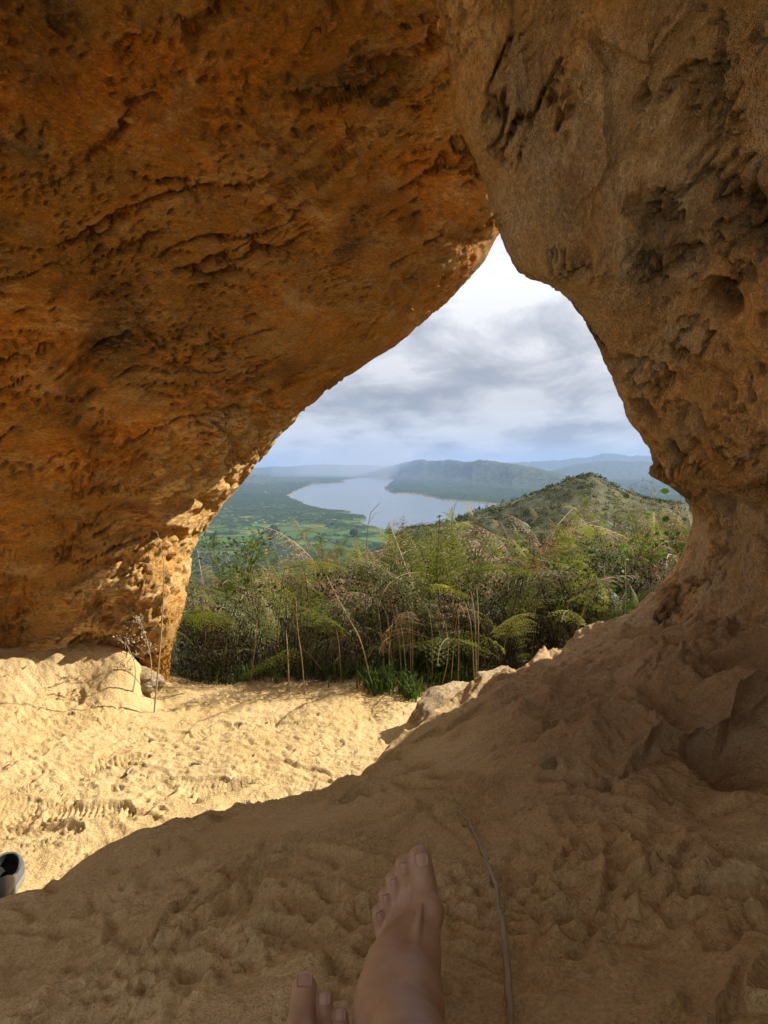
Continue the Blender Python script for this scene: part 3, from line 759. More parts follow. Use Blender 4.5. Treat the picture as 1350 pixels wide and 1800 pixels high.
# ------------------------------------------------------------------ the spur of hill and the slope below the ferns
hr = np.concatenate([[10.4], np.geomspace(11, 75, 46), np.linspace(76.5, 260, 150), np.linspace(270, 460, 12)])
hc_ = np.concatenate([np.linspace(-260, 560, 30)[:-1], np.linspace(560, 1320, 330), np.linspace(1320, 2300, 30)[1:]])
hU, hY = np.meshgrid(hc_, hr, indexing='ij')
HSIL = [(300, 1100), (560, 1060), (640, 1005), (690, 955), (720, 934), (750, 928), (790, 920), (817, 912), (860, 899), (897, 886), (930, 873), (963, 859), (985, 851), (1003, 844), (1020, 840), (1039, 836.5), (1052, 841), (1061, 846), (1075, 853), (1092, 863),
        (1130, 878), (1180, 888), (1250, 900), (1500, 925), (2300, 980)]
def hill_z(u, Y):
    X = (u - 675) / F * Y
    zc = 1.1 + (818 - np.interp(u, [a for a, b in HSIL], [b for a, b in HSIL])) / F * 180.0
    base = -1.05 - np.interp(u, [300, 700, 1100, 1500], [0.46, 0.30, 0.27, 0.22]) * (Y - 9.5)
    q = np.stack([X, Y, 0 * X], 1)
    zb = np.minimum(base, -2.0)
    rd = np.exp(-((Y - 180) / np.where(Y < 180, 62, 80)) ** 2)
    z = zb * (1 - rd) + zc * rd
    wild = sstep(14, 60, Y)
    return z + wild * (2.4 * fbm(q / (13, 22, 1), 5, 350, 0.55, ridge=True) * (1 - 0.75 * np.exp(-((Y - 180) / 12) ** 2)) + 0.5 * fbm(q / 3.5, 3, 352))
hu, hy = hU.ravel(), hY.ravel(); hx = (hu - 675) / F * hy
hzv = hill_z(hu, hy)
m, nt, b, out = new_mat('hill_scrub')
tc = nd(nt, 'ShaderNodeTexCoord').outputs['Object']
a1 = noise(nt, tc, 0.10, 7, 0.65, 0.5); a2 = noise(nt, tc, 0.55, 5, 0.7); a3 = noise(nt, tc, 2.2, 4, 0.7)
c = mix(nt, ramp(nt, a2, [(0.38, 0.0), (0.62, 1.0)]), (0.032, 0.038, 0.016), (0.070, 0.068, 0.03))
c = mix(nt, ramp(nt, a1, [(0.46, 0.0), (0.60, 1.0)]), c, (0.105, 0.095, 0.05))
c = mix(nt, ramp(nt, a3, [(0.66, 0.0), (0.74, 0.8)]), c, (0.26, 0.23, 0.18))
nt.links.new(c, b.inputs['Base Color']); b.inputs['Roughness'].default_value = 1.0
nt.links.new(bump(nt, a3, 0.8, 0.4), b.inputs['Normal'])
link('hill', make_mesh('hill', np.stack([hx, hy, hzv], 1), grid_faces(len(hc_), len(hr)), [m], smooth=True), kind='structure')

def leaf_mat(name, cols, trans=0.35, rough=0.55, spec=0.35):
    """Leaf: reflects and lets light through; colour varies from one plant to the next."""
    m, nt, b, out = new_mat(name)
    oi = nd(nt, 'ShaderNodeObjectInfo')
    tc = nd(nt, 'ShaderNodeTexCoord').outputs['Object']
    n = noise(nt, tc, 9.0, 3, 0.6)
    f = mth(nt, 'ADD', mth(nt, 'MULTIPLY', oi.outputs['Random'], 0.7), mth(nt, 'MULTIPLY_ADD', n, 0.9, -0.30), clamp=True)
    k = len(cols) - 1
    c = ramp(nt, f, [(i / k, col) for i, col in enumerate(cols)])
    nt.links.new(c, b.inputs['Base Color']); b.inputs['Roughness'].default_value = rough; b.inputs['Specular IOR Level'].default_value = spec
    tr = nd(nt, 'ShaderNodeBsdfTranslucent', {'Color': mix(nt, 1.0, c, (1.5, 1.45, 0.7), 'MULTIPLY')})
    ms = nd(nt, 'ShaderNodeMixShader', {0: trans, 1: b.outputs[0], 2: tr.outputs[0]})
    nt.links.new(ms.outputs[0], out.inputs[0])
    return m
SCRUB = [leaf_mat('scrub_leaf', [(0.032, 0.042, 0.016), (0.055, 0.065, 0.024), (0.09, 0.088, 0.038)], 0.15, 0.8, 0.1)]

def clump_cloud(centers, sizes, n_leaf, leaf, rng, flat=0.75):
    """Little leafy mounds: n_leaf kite-shaped faces spread through each mound."""
    k = len(centers); c = np.repeat(centers, n_leaf, 0); s = np.repeat(sizes, n_leaf)
    d = rng.normal(size=(k * n_leaf, 3)); d /= np.linalg.norm(d, axis=1)[:, None]
    rr = rng.random(k * n_leaf) ** 0.4
    p = c + d * (rr * s)[:, None] * (1, 1, flat); p[:, 2] += s * flat * 0.6
    a = rng.normal(size=(k * n_leaf, 3)); a += d * 1.2; a /= np.linalg.norm(a, axis=1)[:, None]
    bb = np.cross(a, rng.normal(size=(k * n_leaf, 3))); bb /= np.linalg.norm(bb, axis=1)[:, None] + 1e-9
    l = (leaf * s * (0.7 + 0.6 * rng.random(k * n_leaf)))[:, None]
    v = np.stack([p, p + a * l * .5 + bb * l * .32, p + a * l, p + a * l * .5 - bb * l * .32], 1).reshape(-1, 3)
    return v, np.arange(len(v)).reshape(-1, 4)

rg = np.random.default_rng(21)
bu = rg.uniform(690, 1200, 7000); bY = rg.uniform(95, 225, 7000)
bz = hill_z(bu, bY); bX = (bu - 675) / F * bY
bn_ = fbm(np.stack([bX, bY, 0 * bX], 1) / 11, 4, 355, 0.6); bk = bn_ + rg.normal(size=7000) * 0.08 > -0.07
bX, bY, bz = bX[bk], bY[bk], bz[bk]; bs = 0.25 + 0.65 * rg.random(len(bX)) ** 2
v, q = clump_cloud(np.stack([bX, bY, bz - 0.2], 1), bs, 26, 0.55, rg)
link('hill_shrubbery', make_mesh('hill_shrubbery', v, q, SCRUB), kind='stuff')

# woods and hedgerow trees on the valley floor, read as one mass
from_v = np.interp
tt = np.random.default_rng(31)
cand_u = tt.uniform(250, 760, 16000); cand_v = tt.uniform(897, 1010, 16000)
cd = (1.1 - WATER) * F / (cand_v - 818.0); cx = (cand_u - 675) / F * cd
cq = np.stack([cx, cd, 0 * cx], 1)
dens = fbm(cq / 260, 4, 360, 0.65) + 0.16 * sstep(960, 1000, cand_v) - 0.10 * sstep(918, 935, cand_v) * sstep(965, 950, cand_v)
keep = (dens > 0.10) & (lake_sd(cand_u, cand_v) < -0.6)
cx, cd = cx[keep], cd[keep]
sz = 5 + 7 * tt.random(len(cx)) ** 2
WOOD = leaf_mat('wood_leaf', [(0.02, 0.035, 0.012), (0.035, 0.055, 0.018), (0.06, 0.08, 0.025)], 0.15)
v, q = clump_cloud(np.stack([cx, cd, np.full(len(cx), WATER + 4)], 1), sz, 26, 0.75, tt, 0.9)
link('valley_woods', make_mesh('valley_woods', v, q, [WOOD]), kind='stuff')

BARK = new_mat('bark'); BARK[2].inputs['Base Color'].default_value = (0.10, 0.075, 0.05, 1); BARK = BARK[0]
def far_tree(u, vv, size, label, conical=False, Y=None, z=None):
    if Y is None: Y = (1.1 - WATER) * F / (vv - 818.0); z = WATER + 4
    X = (u - 675) / F * Y
    e = link('tree', None, (X, Y, z), label=label, cat='tree')
    mb = MB(); mb.tube([(0, 0, -0.3 * size), (0.02 * size, 0, 0.5 * size), (0, 0, size)], [0.07 * size, 0.05 * size, 0.015 * size], 6)
    link('trunk', mb.mesh('trunk', [BARK]), parent=e)
    r = np.random.default_rng(int(u))
    n = 46; t = r.random(n); th = r.uniform(0, 6.28, n)
    if conical: rad = 0.30 * (1 - t) * size * np.sqrt(r.random(n)); cz = (0.2 + 0.95 * t) * size; ss = 0.16 * size * (1.2 - t)
    else: rad = 0.62 * np.sin(0.25 + 2.7 * t) * size * np.sqrt(r.random(n)); cz = (0.25 + 0.75 * t) * size; ss = 0.22 * size * (0.7 + 0.6 * r.random(n))
    v, q = clump_cloud(np.stack([rad * np.cos(th), rad * np.sin(th), cz], 1), ss, 40, 0.5, r)
    link('crown', make_mesh('crown', v, q, [WOOD]), parent=e)
far_tree(478, 952, 62, 'lone round dark tree standing in the bright green valley field')
far_tree(505, 962, 40, 'smaller dark tree just right of the round field tree')
far_tree(622, 948, 42, 'dark tree at the field edge below the lake fingers')
hzt = float(hill_z(np.array([685.]), np.array([150.]))[0])
far_tree(685, 0, 1.7, 'small dark conical tree on the hill foot against the lake', True, 150.0, 1.1 - (941 - 818) / F * 150)
far_tree(843, 0, 1.2, 'tiny tree poking above the hill skyline by the lake', True, 178.0, 1.1 - (897 - 818) / F * 178)

# ------------------------------------------------------------------ air
m = bpy.data.materials.new('air'); m.use_nodes = True; nt = m.node_tree; nt.nodes.clear()
pv = nd(nt, 'ShaderNodeVolumePrincipled', {'Color': (0.36, 0.52, 0.84, 1), 'Density': 3.7e-5, 'Anisotropy': 0.1})
ov = nt.nodes.new('ShaderNodeOutputMaterial'); nt.links.new(pv.outputs[0], ov.inputs['Volume'])
x0, x1, y0, y1, z0, z1 = -48000, 80000, -3000, 62000, -430, 900
hv = [(x, y, z) for x in (x0, x1) for y in (y0, y1) for z in (z0, z1)]
hf = [[0, 1, 3, 2], [4, 6, 7, 5], [0, 4, 5, 1], [2, 3, 7, 6], [0, 2, 6, 4], [1, 5, 7, 3]]
# the grey rain curtain over the far end of the lake
rm, rnt, rb_, ro_ = new_mat('rain_air'); rnt.nodes.remove(rb_)
rnt.links.new(nd(rnt, 'ShaderNodeVolumePrincipled', {'Color': (0.80, 0.87, 1.0, 1), 'Density': 6.5e-5}).outputs[0], ro_.inputs['Volume'])
T_, H_ = np.meshgrid(np.linspace(0, math.pi, 17), np.linspace(0, 2 * math.pi, 24, endpoint=False), indexing='ij')
rsph = np.stack([np.sin(T_) * np.cos(H_), np.sin(T_) * np.sin(H_), np.cos(T_)], -1).reshape(-1, 3)
rveil = [(rsph * s_ + c_, grid_faces(17, 24, True) + 17 * 24 * k_) for k_, (s_, c_) in enumerate([((3300, 3000, 1000), (-500, 20800, -250)), ((2300, 2600, 1150), (-700, 20900, -150)), ((1300, 2300, 1250), (-250, 20700, -80)), ((700, 1500, 1300), (350, 20500, -60))])]
for rvv, rff in rveil:
    link('rain', make_mesh('rain', rvv, rff - rff.min(), [rm]), kind='stuff')
link('haze', make_mesh('haze', hv, np.array(hf), [m]), kind='stuff')

# ------------------------------------------------------------------ bracken, shrubs, grass
FERN_G = leaf_mat('bracken_green', [(0.045, 0.070, 0.018), (0.10, 0.13, 0.030), (0.19, 0.205, 0.055), (0.30, 0.30, 0.11)], 0.45, 0.5, 0.28)
FERN_B = leaf_mat('bracken_brown', [(0.10, 0.055, 0.028), (0.19, 0.105, 0.05), (0.29, 0.19, 0.11), (0.42, 0.33, 0.23)], 0.28, 0.6, 0.3)
FERN_O = leaf_mat('bracken_orange', [(0.40, 0.17, 0.03), (0.55, 0.27, 0.05)], 0.4, 0.6, 0.3)
STEM = leaf_mat('fern_stem', [(0.07, 0.052, 0.026), (0.14, 0.10, 0.05), (0.24, 0.185, 0.10)], 0.0, 0.6, 0.3)
DRY = leaf_mat('dry_stem', [(0.22, 0.16, 0.09), (0.36, 0.28, 0.17), (0.44, 0.36, 0.25)], 0.0, 0.7, 0.2)
LEAF_Y = leaf_mat('shrub_leaf', [(0.06, 0.10, 0.018), (0.12, 0.16, 0.028), (0.20, 0.22, 0.045)], 0.4, 0.55, 0.22)
GRASS = leaf_mat('grass_blade', [(0.035, 0.07, 0.018), (0.07, 0.12, 0.03), (0.13, 0.17, 0.05)], 0.35, 0.55, 0.2)
UNDER = leaf_mat('shaded_leaf', [(0.014, 0.017, 0.008), (0.028, 0.026, 0.012), (0.050, 0.034, 0.018)], 0.08, 0.7, 0.2)  # leaf colours darkened to paint in the shade below the ferns

def frond_mesh(name, mats, L, npair, width, a0, droop, seed, curl=0.0, miss=0.0, ang=1.12, pinn=0.0135):
    r = np.random.default_rng(seed); mb = MB()
    n = 18; t = np.linspace(0, 1, n)
    th = a0 - droop * t ** 1.3
    st = L / (n - 1)
    x = np.concatenate([[0], np.cumsum(np.cos(th[:-1]) * st)]); z = np.concatenate([[0], np.cumsum(np.sin(th[:-1]) * st)])
    y = 0.03 * L * np.sin(t * 3 + seed) * t
    path = np.stack([x, y, z], 1)
    mb.tube(path, np.linspace(0.0026, 0.0008, n) * (L / 0.4 + 0.4), 3, 1)
    qs = []
    for k in range(npair):
        tk = 0.10 + 0.88 * (k / (npair - 1)) ** 0.92
        c = np.array([np.interp(tk, t, path[:, i]) for i in range(3)])
        i1 = min(int(tk * (n - 1)), n - 2); T = path[i1 + 1] - path[i1]; T /= np.linalg.norm(T)
        U = np.array([-T[2], 0, T[0]])
        for sg in (-1, 1):
            if r.random() < miss: continue
            ln = width * L * (1 - tk) ** 0.85 * min(1, 0.55 + tk * 4) * r.uniform(0.88, 1.1) + 0.006
            S = np.array([0, sg, 0.0]); a = ang - 0.25 * tk + r.normal() * 0.06
            dirn = math.cos(a) * T + math.sin(a) * S
            m = max(3, int(ln / pinn)); s = (np.arange(m) + 0.6) / m
            sag = -0.30 * s ** 2 - curl * s ** 2 * r.uniform(0.4, 1.6)
            ax = c + dirn * (ln * s)[:, None] + U * (ln * sag)[:, None]
            nrm = np.cross(dirn, U) ; nrm /= np.linalg.norm(nrm)
            pl = np.maximum(ln * 0.36 * (1 - s) ** 0.8 * 1.0, 0.005) * r.uniform(0.85, 1.15, m)
            pl = np.minimum(pl, 0.034)
            for s2 in (-1, 1):
                dd = nrm * s2 + dirn * 0.42 + U * (r.normal(size=m)[:, None] * 0.22 - 0.10 - 0.5 * curl)
                dd /= np.linalg.norm(dd, axis=1)[:, None]
                w = dirn * (pinn * 0.36)
                p0 = ax - w * 0.9; p1 = ax + dd * (pl * 0.5)[:, None] - w * 0.8; p2 = ax + dd * pl[:, None]; p3 = ax + dd * (pl * 0.45)[:, None] + w * 1.0
                qs.append(np.stack([p0, p1, p2, p3], 1))
    v = np.concatenate(qs).reshape(-1, 3)
    mb.add(v, np.arange(len(v)).reshape(-1, 4), 0)
    return mb.mesh(name, mats)

def bracken_mesh(name, mats, H, blade, npair, width, seed, tip=-0.5, lean=0.12, curl=0.0, miss=0.0, pinn=0.015):
    """A whole bracken frond: bare stalk rising from the ground, then a broad blade arching over."""
    r = np.random.default_rng(seed); mb = MB()
    n = 34; tot = H + blade; t = np.linspace(0, 1, n); tb = H / tot
    u = np.clip((t - tb * 0.75) / (1 - tb * 0.75), 0, 1)
    th = (math.pi / 2 - lean) * (1 - u ** 0.8) + tip * u ** 0.8
    st = tot / (n - 1)
    x = np.concatenate([[0], np.cumsum(np.cos(th[:-1]) * st)]); z = np.concatenate([[0], np.cumsum(np.sin(th[:-1]) * st)])
    y = 0.035 * np.sin(t * 4 + seed) * t
    path = np.stack([x, y, z], 1)
    mb.tube(path, np.linspace(0.0042, 0.0009, n), 4, 1)
    qs = []
    for k in range(npair):
        uk = (k / (npair - 1)) ** 0.95; tk = tb + (1 - tb) * (0.02 + 0.96 * uk)
        c = np.array([np.interp(tk, t, path[:, i]) for i in range(3)])
        i1 = min(int(tk * (n - 1)), n - 2); T = path[i1 + 1] - path[i1]; T /= np.linalg.norm(T)
        U = np.array([-T[2], 0, T[0]])
        for sg in (-1, 1):
            if r.random() < miss: continue
            ln = width * blade * (1 - uk) ** 0.8 * min(1, 0.7 + uk * 3) * r.uniform(0.85, 1.1) + 0.008
            a = 1.15 - 0.30 * uk + r.normal() * 0.07
            dirn = math.cos(a) * T + math.sin(a) * np.array([0, sg, 0.0])
            m = max(3, int(ln / pinn)); s = (np.arange(m) + 0.5) / m
            sag = 0.10 * s - (0.42 + curl * r.uniform(.5, 1.5)) * s ** 2
            ax = c + dirn * (ln * s)[:, None] + U * (ln * sag)[:, None]
            nrm = np.cross(dirn, U); nrm /= np.linalg.norm(nrm)
            mb.tube(np.vstack([c, ax[m // 2], ax[-1]]), [0.0012, 0.0009, 0.0004], 3, 1)
            pl = np.clip(ln * 0.30 * (1 - s) ** 0.75, 0.006, 0.046) * r.uniform(0.82, 1.15, m)
            for s2 in (-1, 1):
                dd = nrm * s2 + dirn * 0.45 + U * (r.normal(size=m)[:, None] * 0.20 - 0.16 - 0.6 * curl)
                dd /= np.linalg.norm(dd, axis=1)[:, None]
                w = dirn * (pinn * 0.27)
                p0 = ax - w; p1 = ax + dd * (pl * 0.55)[:, None] - w * 0.75; p2 = ax + dd * pl[:, None]; p3 = ax + dd * (pl * 0.5)[:, None] + w * 0.95
                qs.append(np.stack([p0, p1, p2, p3], 1))
    v = np.concatenate(qs).reshape(-1, 3)
    mb.add(v, np.arange(len(v)).reshape(-1, 4), 0)
    me = mb.mesh(name, mats); me['top'] = float(path[:, 2].max())
    return me
FG, FB = [FERN_G, STEM], [FERN_B, DRY]
FRONDS = {'g': [bracken_mesh('frond', FG, 0.34, 0.50, 15, 0.40, 1, 0.35, 0.15, 0, .06), bracken_mesh('frond', FG, 0.40, 0.44, 14, 0.42, 2, 0.0, 0.05, 0, .06),
                bracken_mesh('frond', FG, 0.22, 0.56, 16, 0.34, 3, 0.15, 0.45, 0, .06), bracken_mesh('frond', FG, 0.36, 0.40, 13, 0.46, 4, 0.75, 0.1, 0, .06),
                bracken_mesh('frond', FG, 0.16, 0.46, 14, 0.42, 8, -0.45, 0.4, 0, .06), bracken_mesh('frond', FG, 0.30, 0.40, 13, 0.40, 9, -0.55, 0.2, .2, .1), bracken_mesh('frond', FG, 0.40, 0.34, 12, 0.46, 12, 1.0, 0.0, 0, .06)],
          'b': [bracken_mesh('frond', FB, 0.34, 0.40, 13, 0.34, 5, -0.9, 0.15, 0.7, 0.25), bracken_mesh('frond', FB, 0.38, 0.36, 12, 0.32, 6, -1.2, 0.05, 1.0, 0.3),
                bracken_mesh('frond', FB, 0.26, 0.42, 14, 0.36, 7, 0.1, 0.3, 0.5, 0.25), bracken_mesh('frond', FB, 0.30, 0.40, 13, 0.30, 10, 0.6, 0.1, 0.8, 0.35)]}
TUFTS = {'g': [frond_mesh('frond', FG, 0.34, 14, 0.38, 0.55, 1.0, 1), frond_mesh('frond', FG, 0.30, 13, 0.42, 0.35, 0.7, 2), frond_mesh('frond', FG, 0.26, 12, 0.44, 0.8, 1.2, 3)],
         'b': [frond_mesh('frond', FB, 0.28, 12, 0.36, 0.3, 1.5, 5, 0.7, 0.2), frond_mesh('frond', FB, 0.30, 12, 0.30, 0.1, 1.7, 6, 1.0, 0.3)]}

def branched_proto(kind, seed, h=0.66, nf=11, low=0.18):
    """An older plant: one wiry stem with many side fronds up its length."""
    r = random.Random(seed); e = link('bracken_fern', None); n = 10; la = r.uniform(0, 6.28); lean = 0.22
    path = [(lean * h * (k / 9) ** 2 * math.cos(la), lean * h * (k / 9) ** 2 * math.sin(la), h * k / 9) for k in range(n)]
    mb = MB(); mb.tube([(0, 0, -0.06)] + path, np.linspace(0.0036, 0.0012, n + 1), 5)
    link('stem', mb.mesh('stem', [STEM if kind == 'g' else DRY], True), parent=e)
    az = r.uniform(0, 6.28)
    for k in range(nf):
        t = low + (1 - low) * (k / (nf - 1)) ** 0.85; i = t * 9; a = int(min(i, 8)); f = i - a
        p = [path[a][c] * (1 - f) + path[a + 1][c] * f for c in range(3)]
        az += math.pi * (1 if k % 2 else 0.8) + r.uniform(-0.5, 0.5)
        fr = link('frond', r.choice(TUFTS[kind]), p, parent=e); s = (0.95 - 0.45 * (t - low) / (1 - low)) * r.uniform(0.75, 1.2)
        fr.scale = (s, s, s); fr.rotation_euler = (r.uniform(-0.5, 0.5), r.uniform(-0.4, 0.25) - (0.8 if k == nf - 1 else 0), az)
    e['height'] = h + 0.06
    return e

def fern_proto(kind, seed, nf=4, **kw):
    """A bracken plant: a few whole fronds rising from one root and arching apart."""
    r = random.Random(seed)
    e = link('bracken_fern', None)
    az = r.uniform(0, 6.28); top = 0
    for k in range(nf):
        az += 6.28 / nf + r.uniform(-0.5, 0.5)
        me = r.choice(FRONDS[kind]); s = r.uniform(0.72, 1.08)
        f = link('frond', me, (r.uniform(-.04, .04), r.uniform(-.04, .04), -0.03), parent=e)
        f.scale = (s, s, s); f.rotation_euler = (r.uniform(-.35, .35), r.uniform(-.25, .2), az); top = max(top, me['top'] * s)
    e['height'] = top
    return e

def copy_thing(src, loc, rz, sc, label, group=None, cat='fern'):
    c = src.copy(); COL.objects.link(c); c.location = loc; c.rotation_euler = (0, 0, rz); c.scale = (sc, sc, sc)
    c['label'] = label; c['category'] = cat
    if group: c['group'] = group
    elif 'group' in c: del c['group']
    for ch in src.children:
        d = ch.copy(); COL.objects.link(d); d.parent = c
    return c

PG = [fern_proto('g', 10 + i, nf=4 + i % 2) for i in range(8)] + [branched_proto('g', 40 + i) for i in range(5)]
PB = [fern_proto('b', 30 + i, nf=4 + i % 2) for i in range(4)] + [branched_proto('b', 50 + i) for i in range(4)]
SKY_LINE = [(300, 1060), (325, 1040), (345, 985), (370, 950), (450, 945), (480, 935), (520, 922), (560, 930), (600, 928), (640, 935), (700, 915), (740, 915), (770, 900), (800, 885), (840, 895), (870, 905),
            (905, 900), (950, 893), (1000, 890), (1050, 886), (1100, 880), (1150, 876), (1200, 880), (1260, 890)]
fr = random.Random(5)
pg_i = 0
used_g = set(); used_b = set()
def place_fern(proto, used, px, Y, top, label, group=None, rz=None):
    X = (px - 675) / F * Y
    g0 = gh(X, Y)
    ztop = 1.1 + (818 - top) / F * Y
    sc = max(0.30, min(1.9, (ztop - g0) / proto['height']))
    rz = fr.uniform(0, 6.28) if rz is None else rz
    if id(proto) not in used:
        used.add(id(proto))
        proto.location = (X, Y, g0); proto.rotation_euler = (0, 0, rz); proto.scale = (sc, sc, sc)
        proto['label'] = label; proto['category'] = 'fern'
        if group: proto['group'] = group
        return proto
    return copy_thing(proto, (X, Y, g0), rz, sc, label, group)

def where(px, t):
    a = 'below the valley fields' if px < 520 else 'below the lake' if px < 790 else 'below the hill' if px < 1060 else 'by the right-hand rock'
    return a, ('front' if t < 0.30 else 'middle' if t < 0.62 else 'back')
for i in range(290):
    px = fr.uniform(318, 1290)
    t = i / 290
    Y = 3.25 + 2.9 * t ** 1.1 + fr.uniform(-0.1, 0.1)
    if px > 880: Y = max(Y, 3.25 + (px - 880) / 400 * 0.5)
    sk = np.interp(px, [a for a, b in SKY_LINE], [b for a, b in SKY_LINE])
    top = sk + fr.uniform(-22, 46) + 170 * (1 - t) ** 1.5 * fr.uniform(0.1, 1.0)
    w_ = where(px, t)
    pb = 0.38 if 400 < px < 1040 else 0.30
    if fr.random() < pb: place_fern(fr.choice(PB), used_b, px, Y, top + 8, 'withered brown bracken fern in the %s row of the bank %s' % (w_[1], w_[0]), 'withered %s-row bracken %s' % (w_[1], w_[0]))
    else: place_fern(fr.choice(PG), used_g, px, Y, top, 'green bracken fern in the %s row of the bank %s' % (w_[1], w_[0]), 'green %s-row bracken %s' % (w_[1], w_[0]))
for p in PG + PB:
    if id(p) not in used_g | used_b:
        for ch in list(p.children): bpy.data.objects.remove(ch)
        bpy.data.objects.remove(p)

def single_fern(px, Y, top, label, kind='g', seed=90, **kw):
    e = fern_proto(kind, seed, **kw); e.name = 'bracken_fern'
    place_fern(e, set(), px, Y, top, label, None, 0.4); return e
single_fern(795, 3.45, 868, 'tall yellow-green backlit fern rising highest against the lake', seed=77, nf=5)
single_fern(525, 3.25, 985, 'pale-tipped arching green fern nearest the sand left of the leaning bare stem', seed=71, nf=3)
single_fern(690, 3.2, 1005, 'rusty brown withered fern with drooping fronds above three bare stems', 'b', seed=72, nf=3)
single_fern(1150, 3.9, 880, 'sunlit pale fern beside the waist of the right-hand rock', seed=74, nf=5)

def lone_frond(px, py, Y, rz, tilt, roll, sc, mesh, label, mats=None):
    """A single frond seen on its own; its stalk runs down into the bank."""
    p = P(px, py, Y); g0 = gh(p[0], p[1] + 0.25)
    base = np.array([p[0] - 0.10 * math.cos(rz), p[1] + 0.22, g0 - 0.02])
    e = link('bracken_fern', None, base, label=label, cat='fern')
    mb = MB(); s = p - base
    path = [s * t + np.array([0, 0, 0.10 * s[2]]) * math.sin(math.pi * t) for t in np.linspace(0, 1, 9)]
    mb.tube(path, np.linspace(0.0035, 0.0018, 9), 5)
    link('stem', mb.mesh('stem', [STEM], True), parent=e)
    f = link('frond', mesh, s, parent=e)
    f.rotation_euler = (roll, tilt, rz); f.scale = (sc, sc, sc)
    return e
FL = frond_mesh('frond', [FERN_G, STEM], 0.42, 18, 0.26, 0.35, 0.75, 41)
FN = frond_mesh('frond', [FERN_G, STEM], 0.40, 17, 0.30, 0.2, 0.5, 42, pinn=0.02)
lone_frond(425, 1092, 3.08, math.pi - 0.1, 0.10, 0.9, 1.0, FL, 'bright frond arching left across the foot of the orange boulder')
lone_frond(533, 1142, 3.06, math.pi + 0.12, 0.42, 0.9, 0.85, FN, 'low blue-green frond pointing down-left above the sand edge')
lone_frond(808, 1012, 3.12, 0.1, 0.05, -0.8, 0.95, FL, 'curved yellow-green frond arching right over the dark thicket')
lone_frond(750, 1030, 3.10, 0.15, 0.28, -0.7, 0.62, FN, 'pale bluish frond drooping right in the middle of the bank')
lone_frond(500, 1000, 3.15, 0.2, 0.1, -0.7, 0.8, FL, 'pale arching frond catching light over the middle of the left bank')
o = lone_frond(806, 1062, 3.14, 0.3, 0.9, 0.3, 0.22, frond_mesh('frond', [FERN_O, DRY], 0.40, 12, 0.34, 0.2, 1.0, 44, 0.4), 'small bright orange dead frond hanging among the bare stems')

# bare stalks
def stalk(pts, r0, r1, label, group=None, mat=None, twigs=None, name='dry_stalk'):
    """pts: px, py, depth along the stalk; the first is the foot and stands on the ground."""
    w = np.array([P(a, b, c) for a, b, c in pts])
    w[0, 2] = gh(w[0, 0], w[0, 1]) - 0.01
    w = smooth_polyline(np.roll(w, 1, 1), 14)[:, [1, 2, 0]]     # even steps along height
    mb = MB(); mb.tube(w - w[0], np.linspace(r0, r1, 14), 5)
    for (tp, rr) in (twigs or []):
        q = np.array([P(a, b, c) for a, b, c in tp]) - w[0]
        mb.tube(q, np.linspace(rr, rr * 0.4, len(q)), 4)
    return link(name, mb.mesh(name, [mat or DRY], True), w[0], label=label, cat='stalk', group=group)
stalk([(270, 1228, 2.70), (283, 1120, 2.72), (288, 1020, 2.74), (286, 975, 2.75), (276, 935, 2.75)], .0042, .0012, 'tall thin bare stalk standing on the sand before the orange boulder edge',
      twigs=[([(287, 1010, 2.74), (276, 995, 2.74), (264, 992, 2.74)], .0012), ([(288, 1012, 2.74), (296, 1000, 2.74)], .0012), ([(277, 937, 2.75), (268, 930, 2.75)], .001)])
stalk([(656, 1186, 3.02), (635, 1130, 3.0), (612, 1085, 3.0), (590, 1045, 3.02), (574, 1012, 3.06)], .0040, .0022, 'pale bare stem leaning left across the thicket from the grass tuft')
stalk([(536, 1218, 2.98), (531, 1160, 2.98), (524, 1110, 2.98), (520, 1050, 3.0)], .0034, .0015, 'pale upright bare stem at the sand edge, second from the blue-green low frond')
stalk([(509, 1212, 2.98), (506, 1150, 2.98), (503, 1108, 3.0)], .0036, .0022, 'pale upright bare stem at the sand edge, just right of the low blue-green frond')
stalk([(643, 1150, 3.3), (643, 1000, 3.3), (646, 935, 3.3), (652, 900, 3.3), (668, 884, 3.3)], .0036, .0011, 'tall reddish thin stalk with hooked tip against the lake', mat=STEM,
      twigs=[([(648, 920, 3.3), (660, 902, 3.3), (673, 899, 3.3)], .001)])
stalk([(796, 1150, 3.45), (792, 960, 3.45), (798, 895, 3.45), (806, 880, 3.45), (820, 869, 3.45)], .0032, .001, 'thin curved stalk standing above the tallest fern', mat=STEM)
for k, (a, b, c, t) in enumerate([(707, 1166, 690, 1070), (716, 1168, 695, 1062), (722, 1166, 716, 1070), (725, 1160, 722, 1068), (760, 1150, 755, 1080), (792, 1140, 806, 1066), (806, 1152, 803, 1060),
        (835, 1150, 818, 1060), (838, 1145, 828, 1040), (840, 1158, 838, 1030), (1060, 1085, 1062, 1000), (1098, 1090, 1098, 985), (908, 1120, 902, 1040), (440, 1185, 452, 1090), (600, 1180, 588, 1090), (1020, 1095, 1004, 1010), (935, 1130, 942, 1030)]):
    stalk([(a, b, 3.12 + 0.02 * (k % 5) + (0.4 if a > 880 else 0)), ((a + c) / 2 + 2, (b + t) / 2, 3.14 + (0.4 if a > 880 else 0)), (c, t, 3.16 + (0.4 if a > 880 else 0))], .0034, .0020, 'pale bare fern stem upright in the dark thicket below the ferns', 'bare fern stems in the thicket')

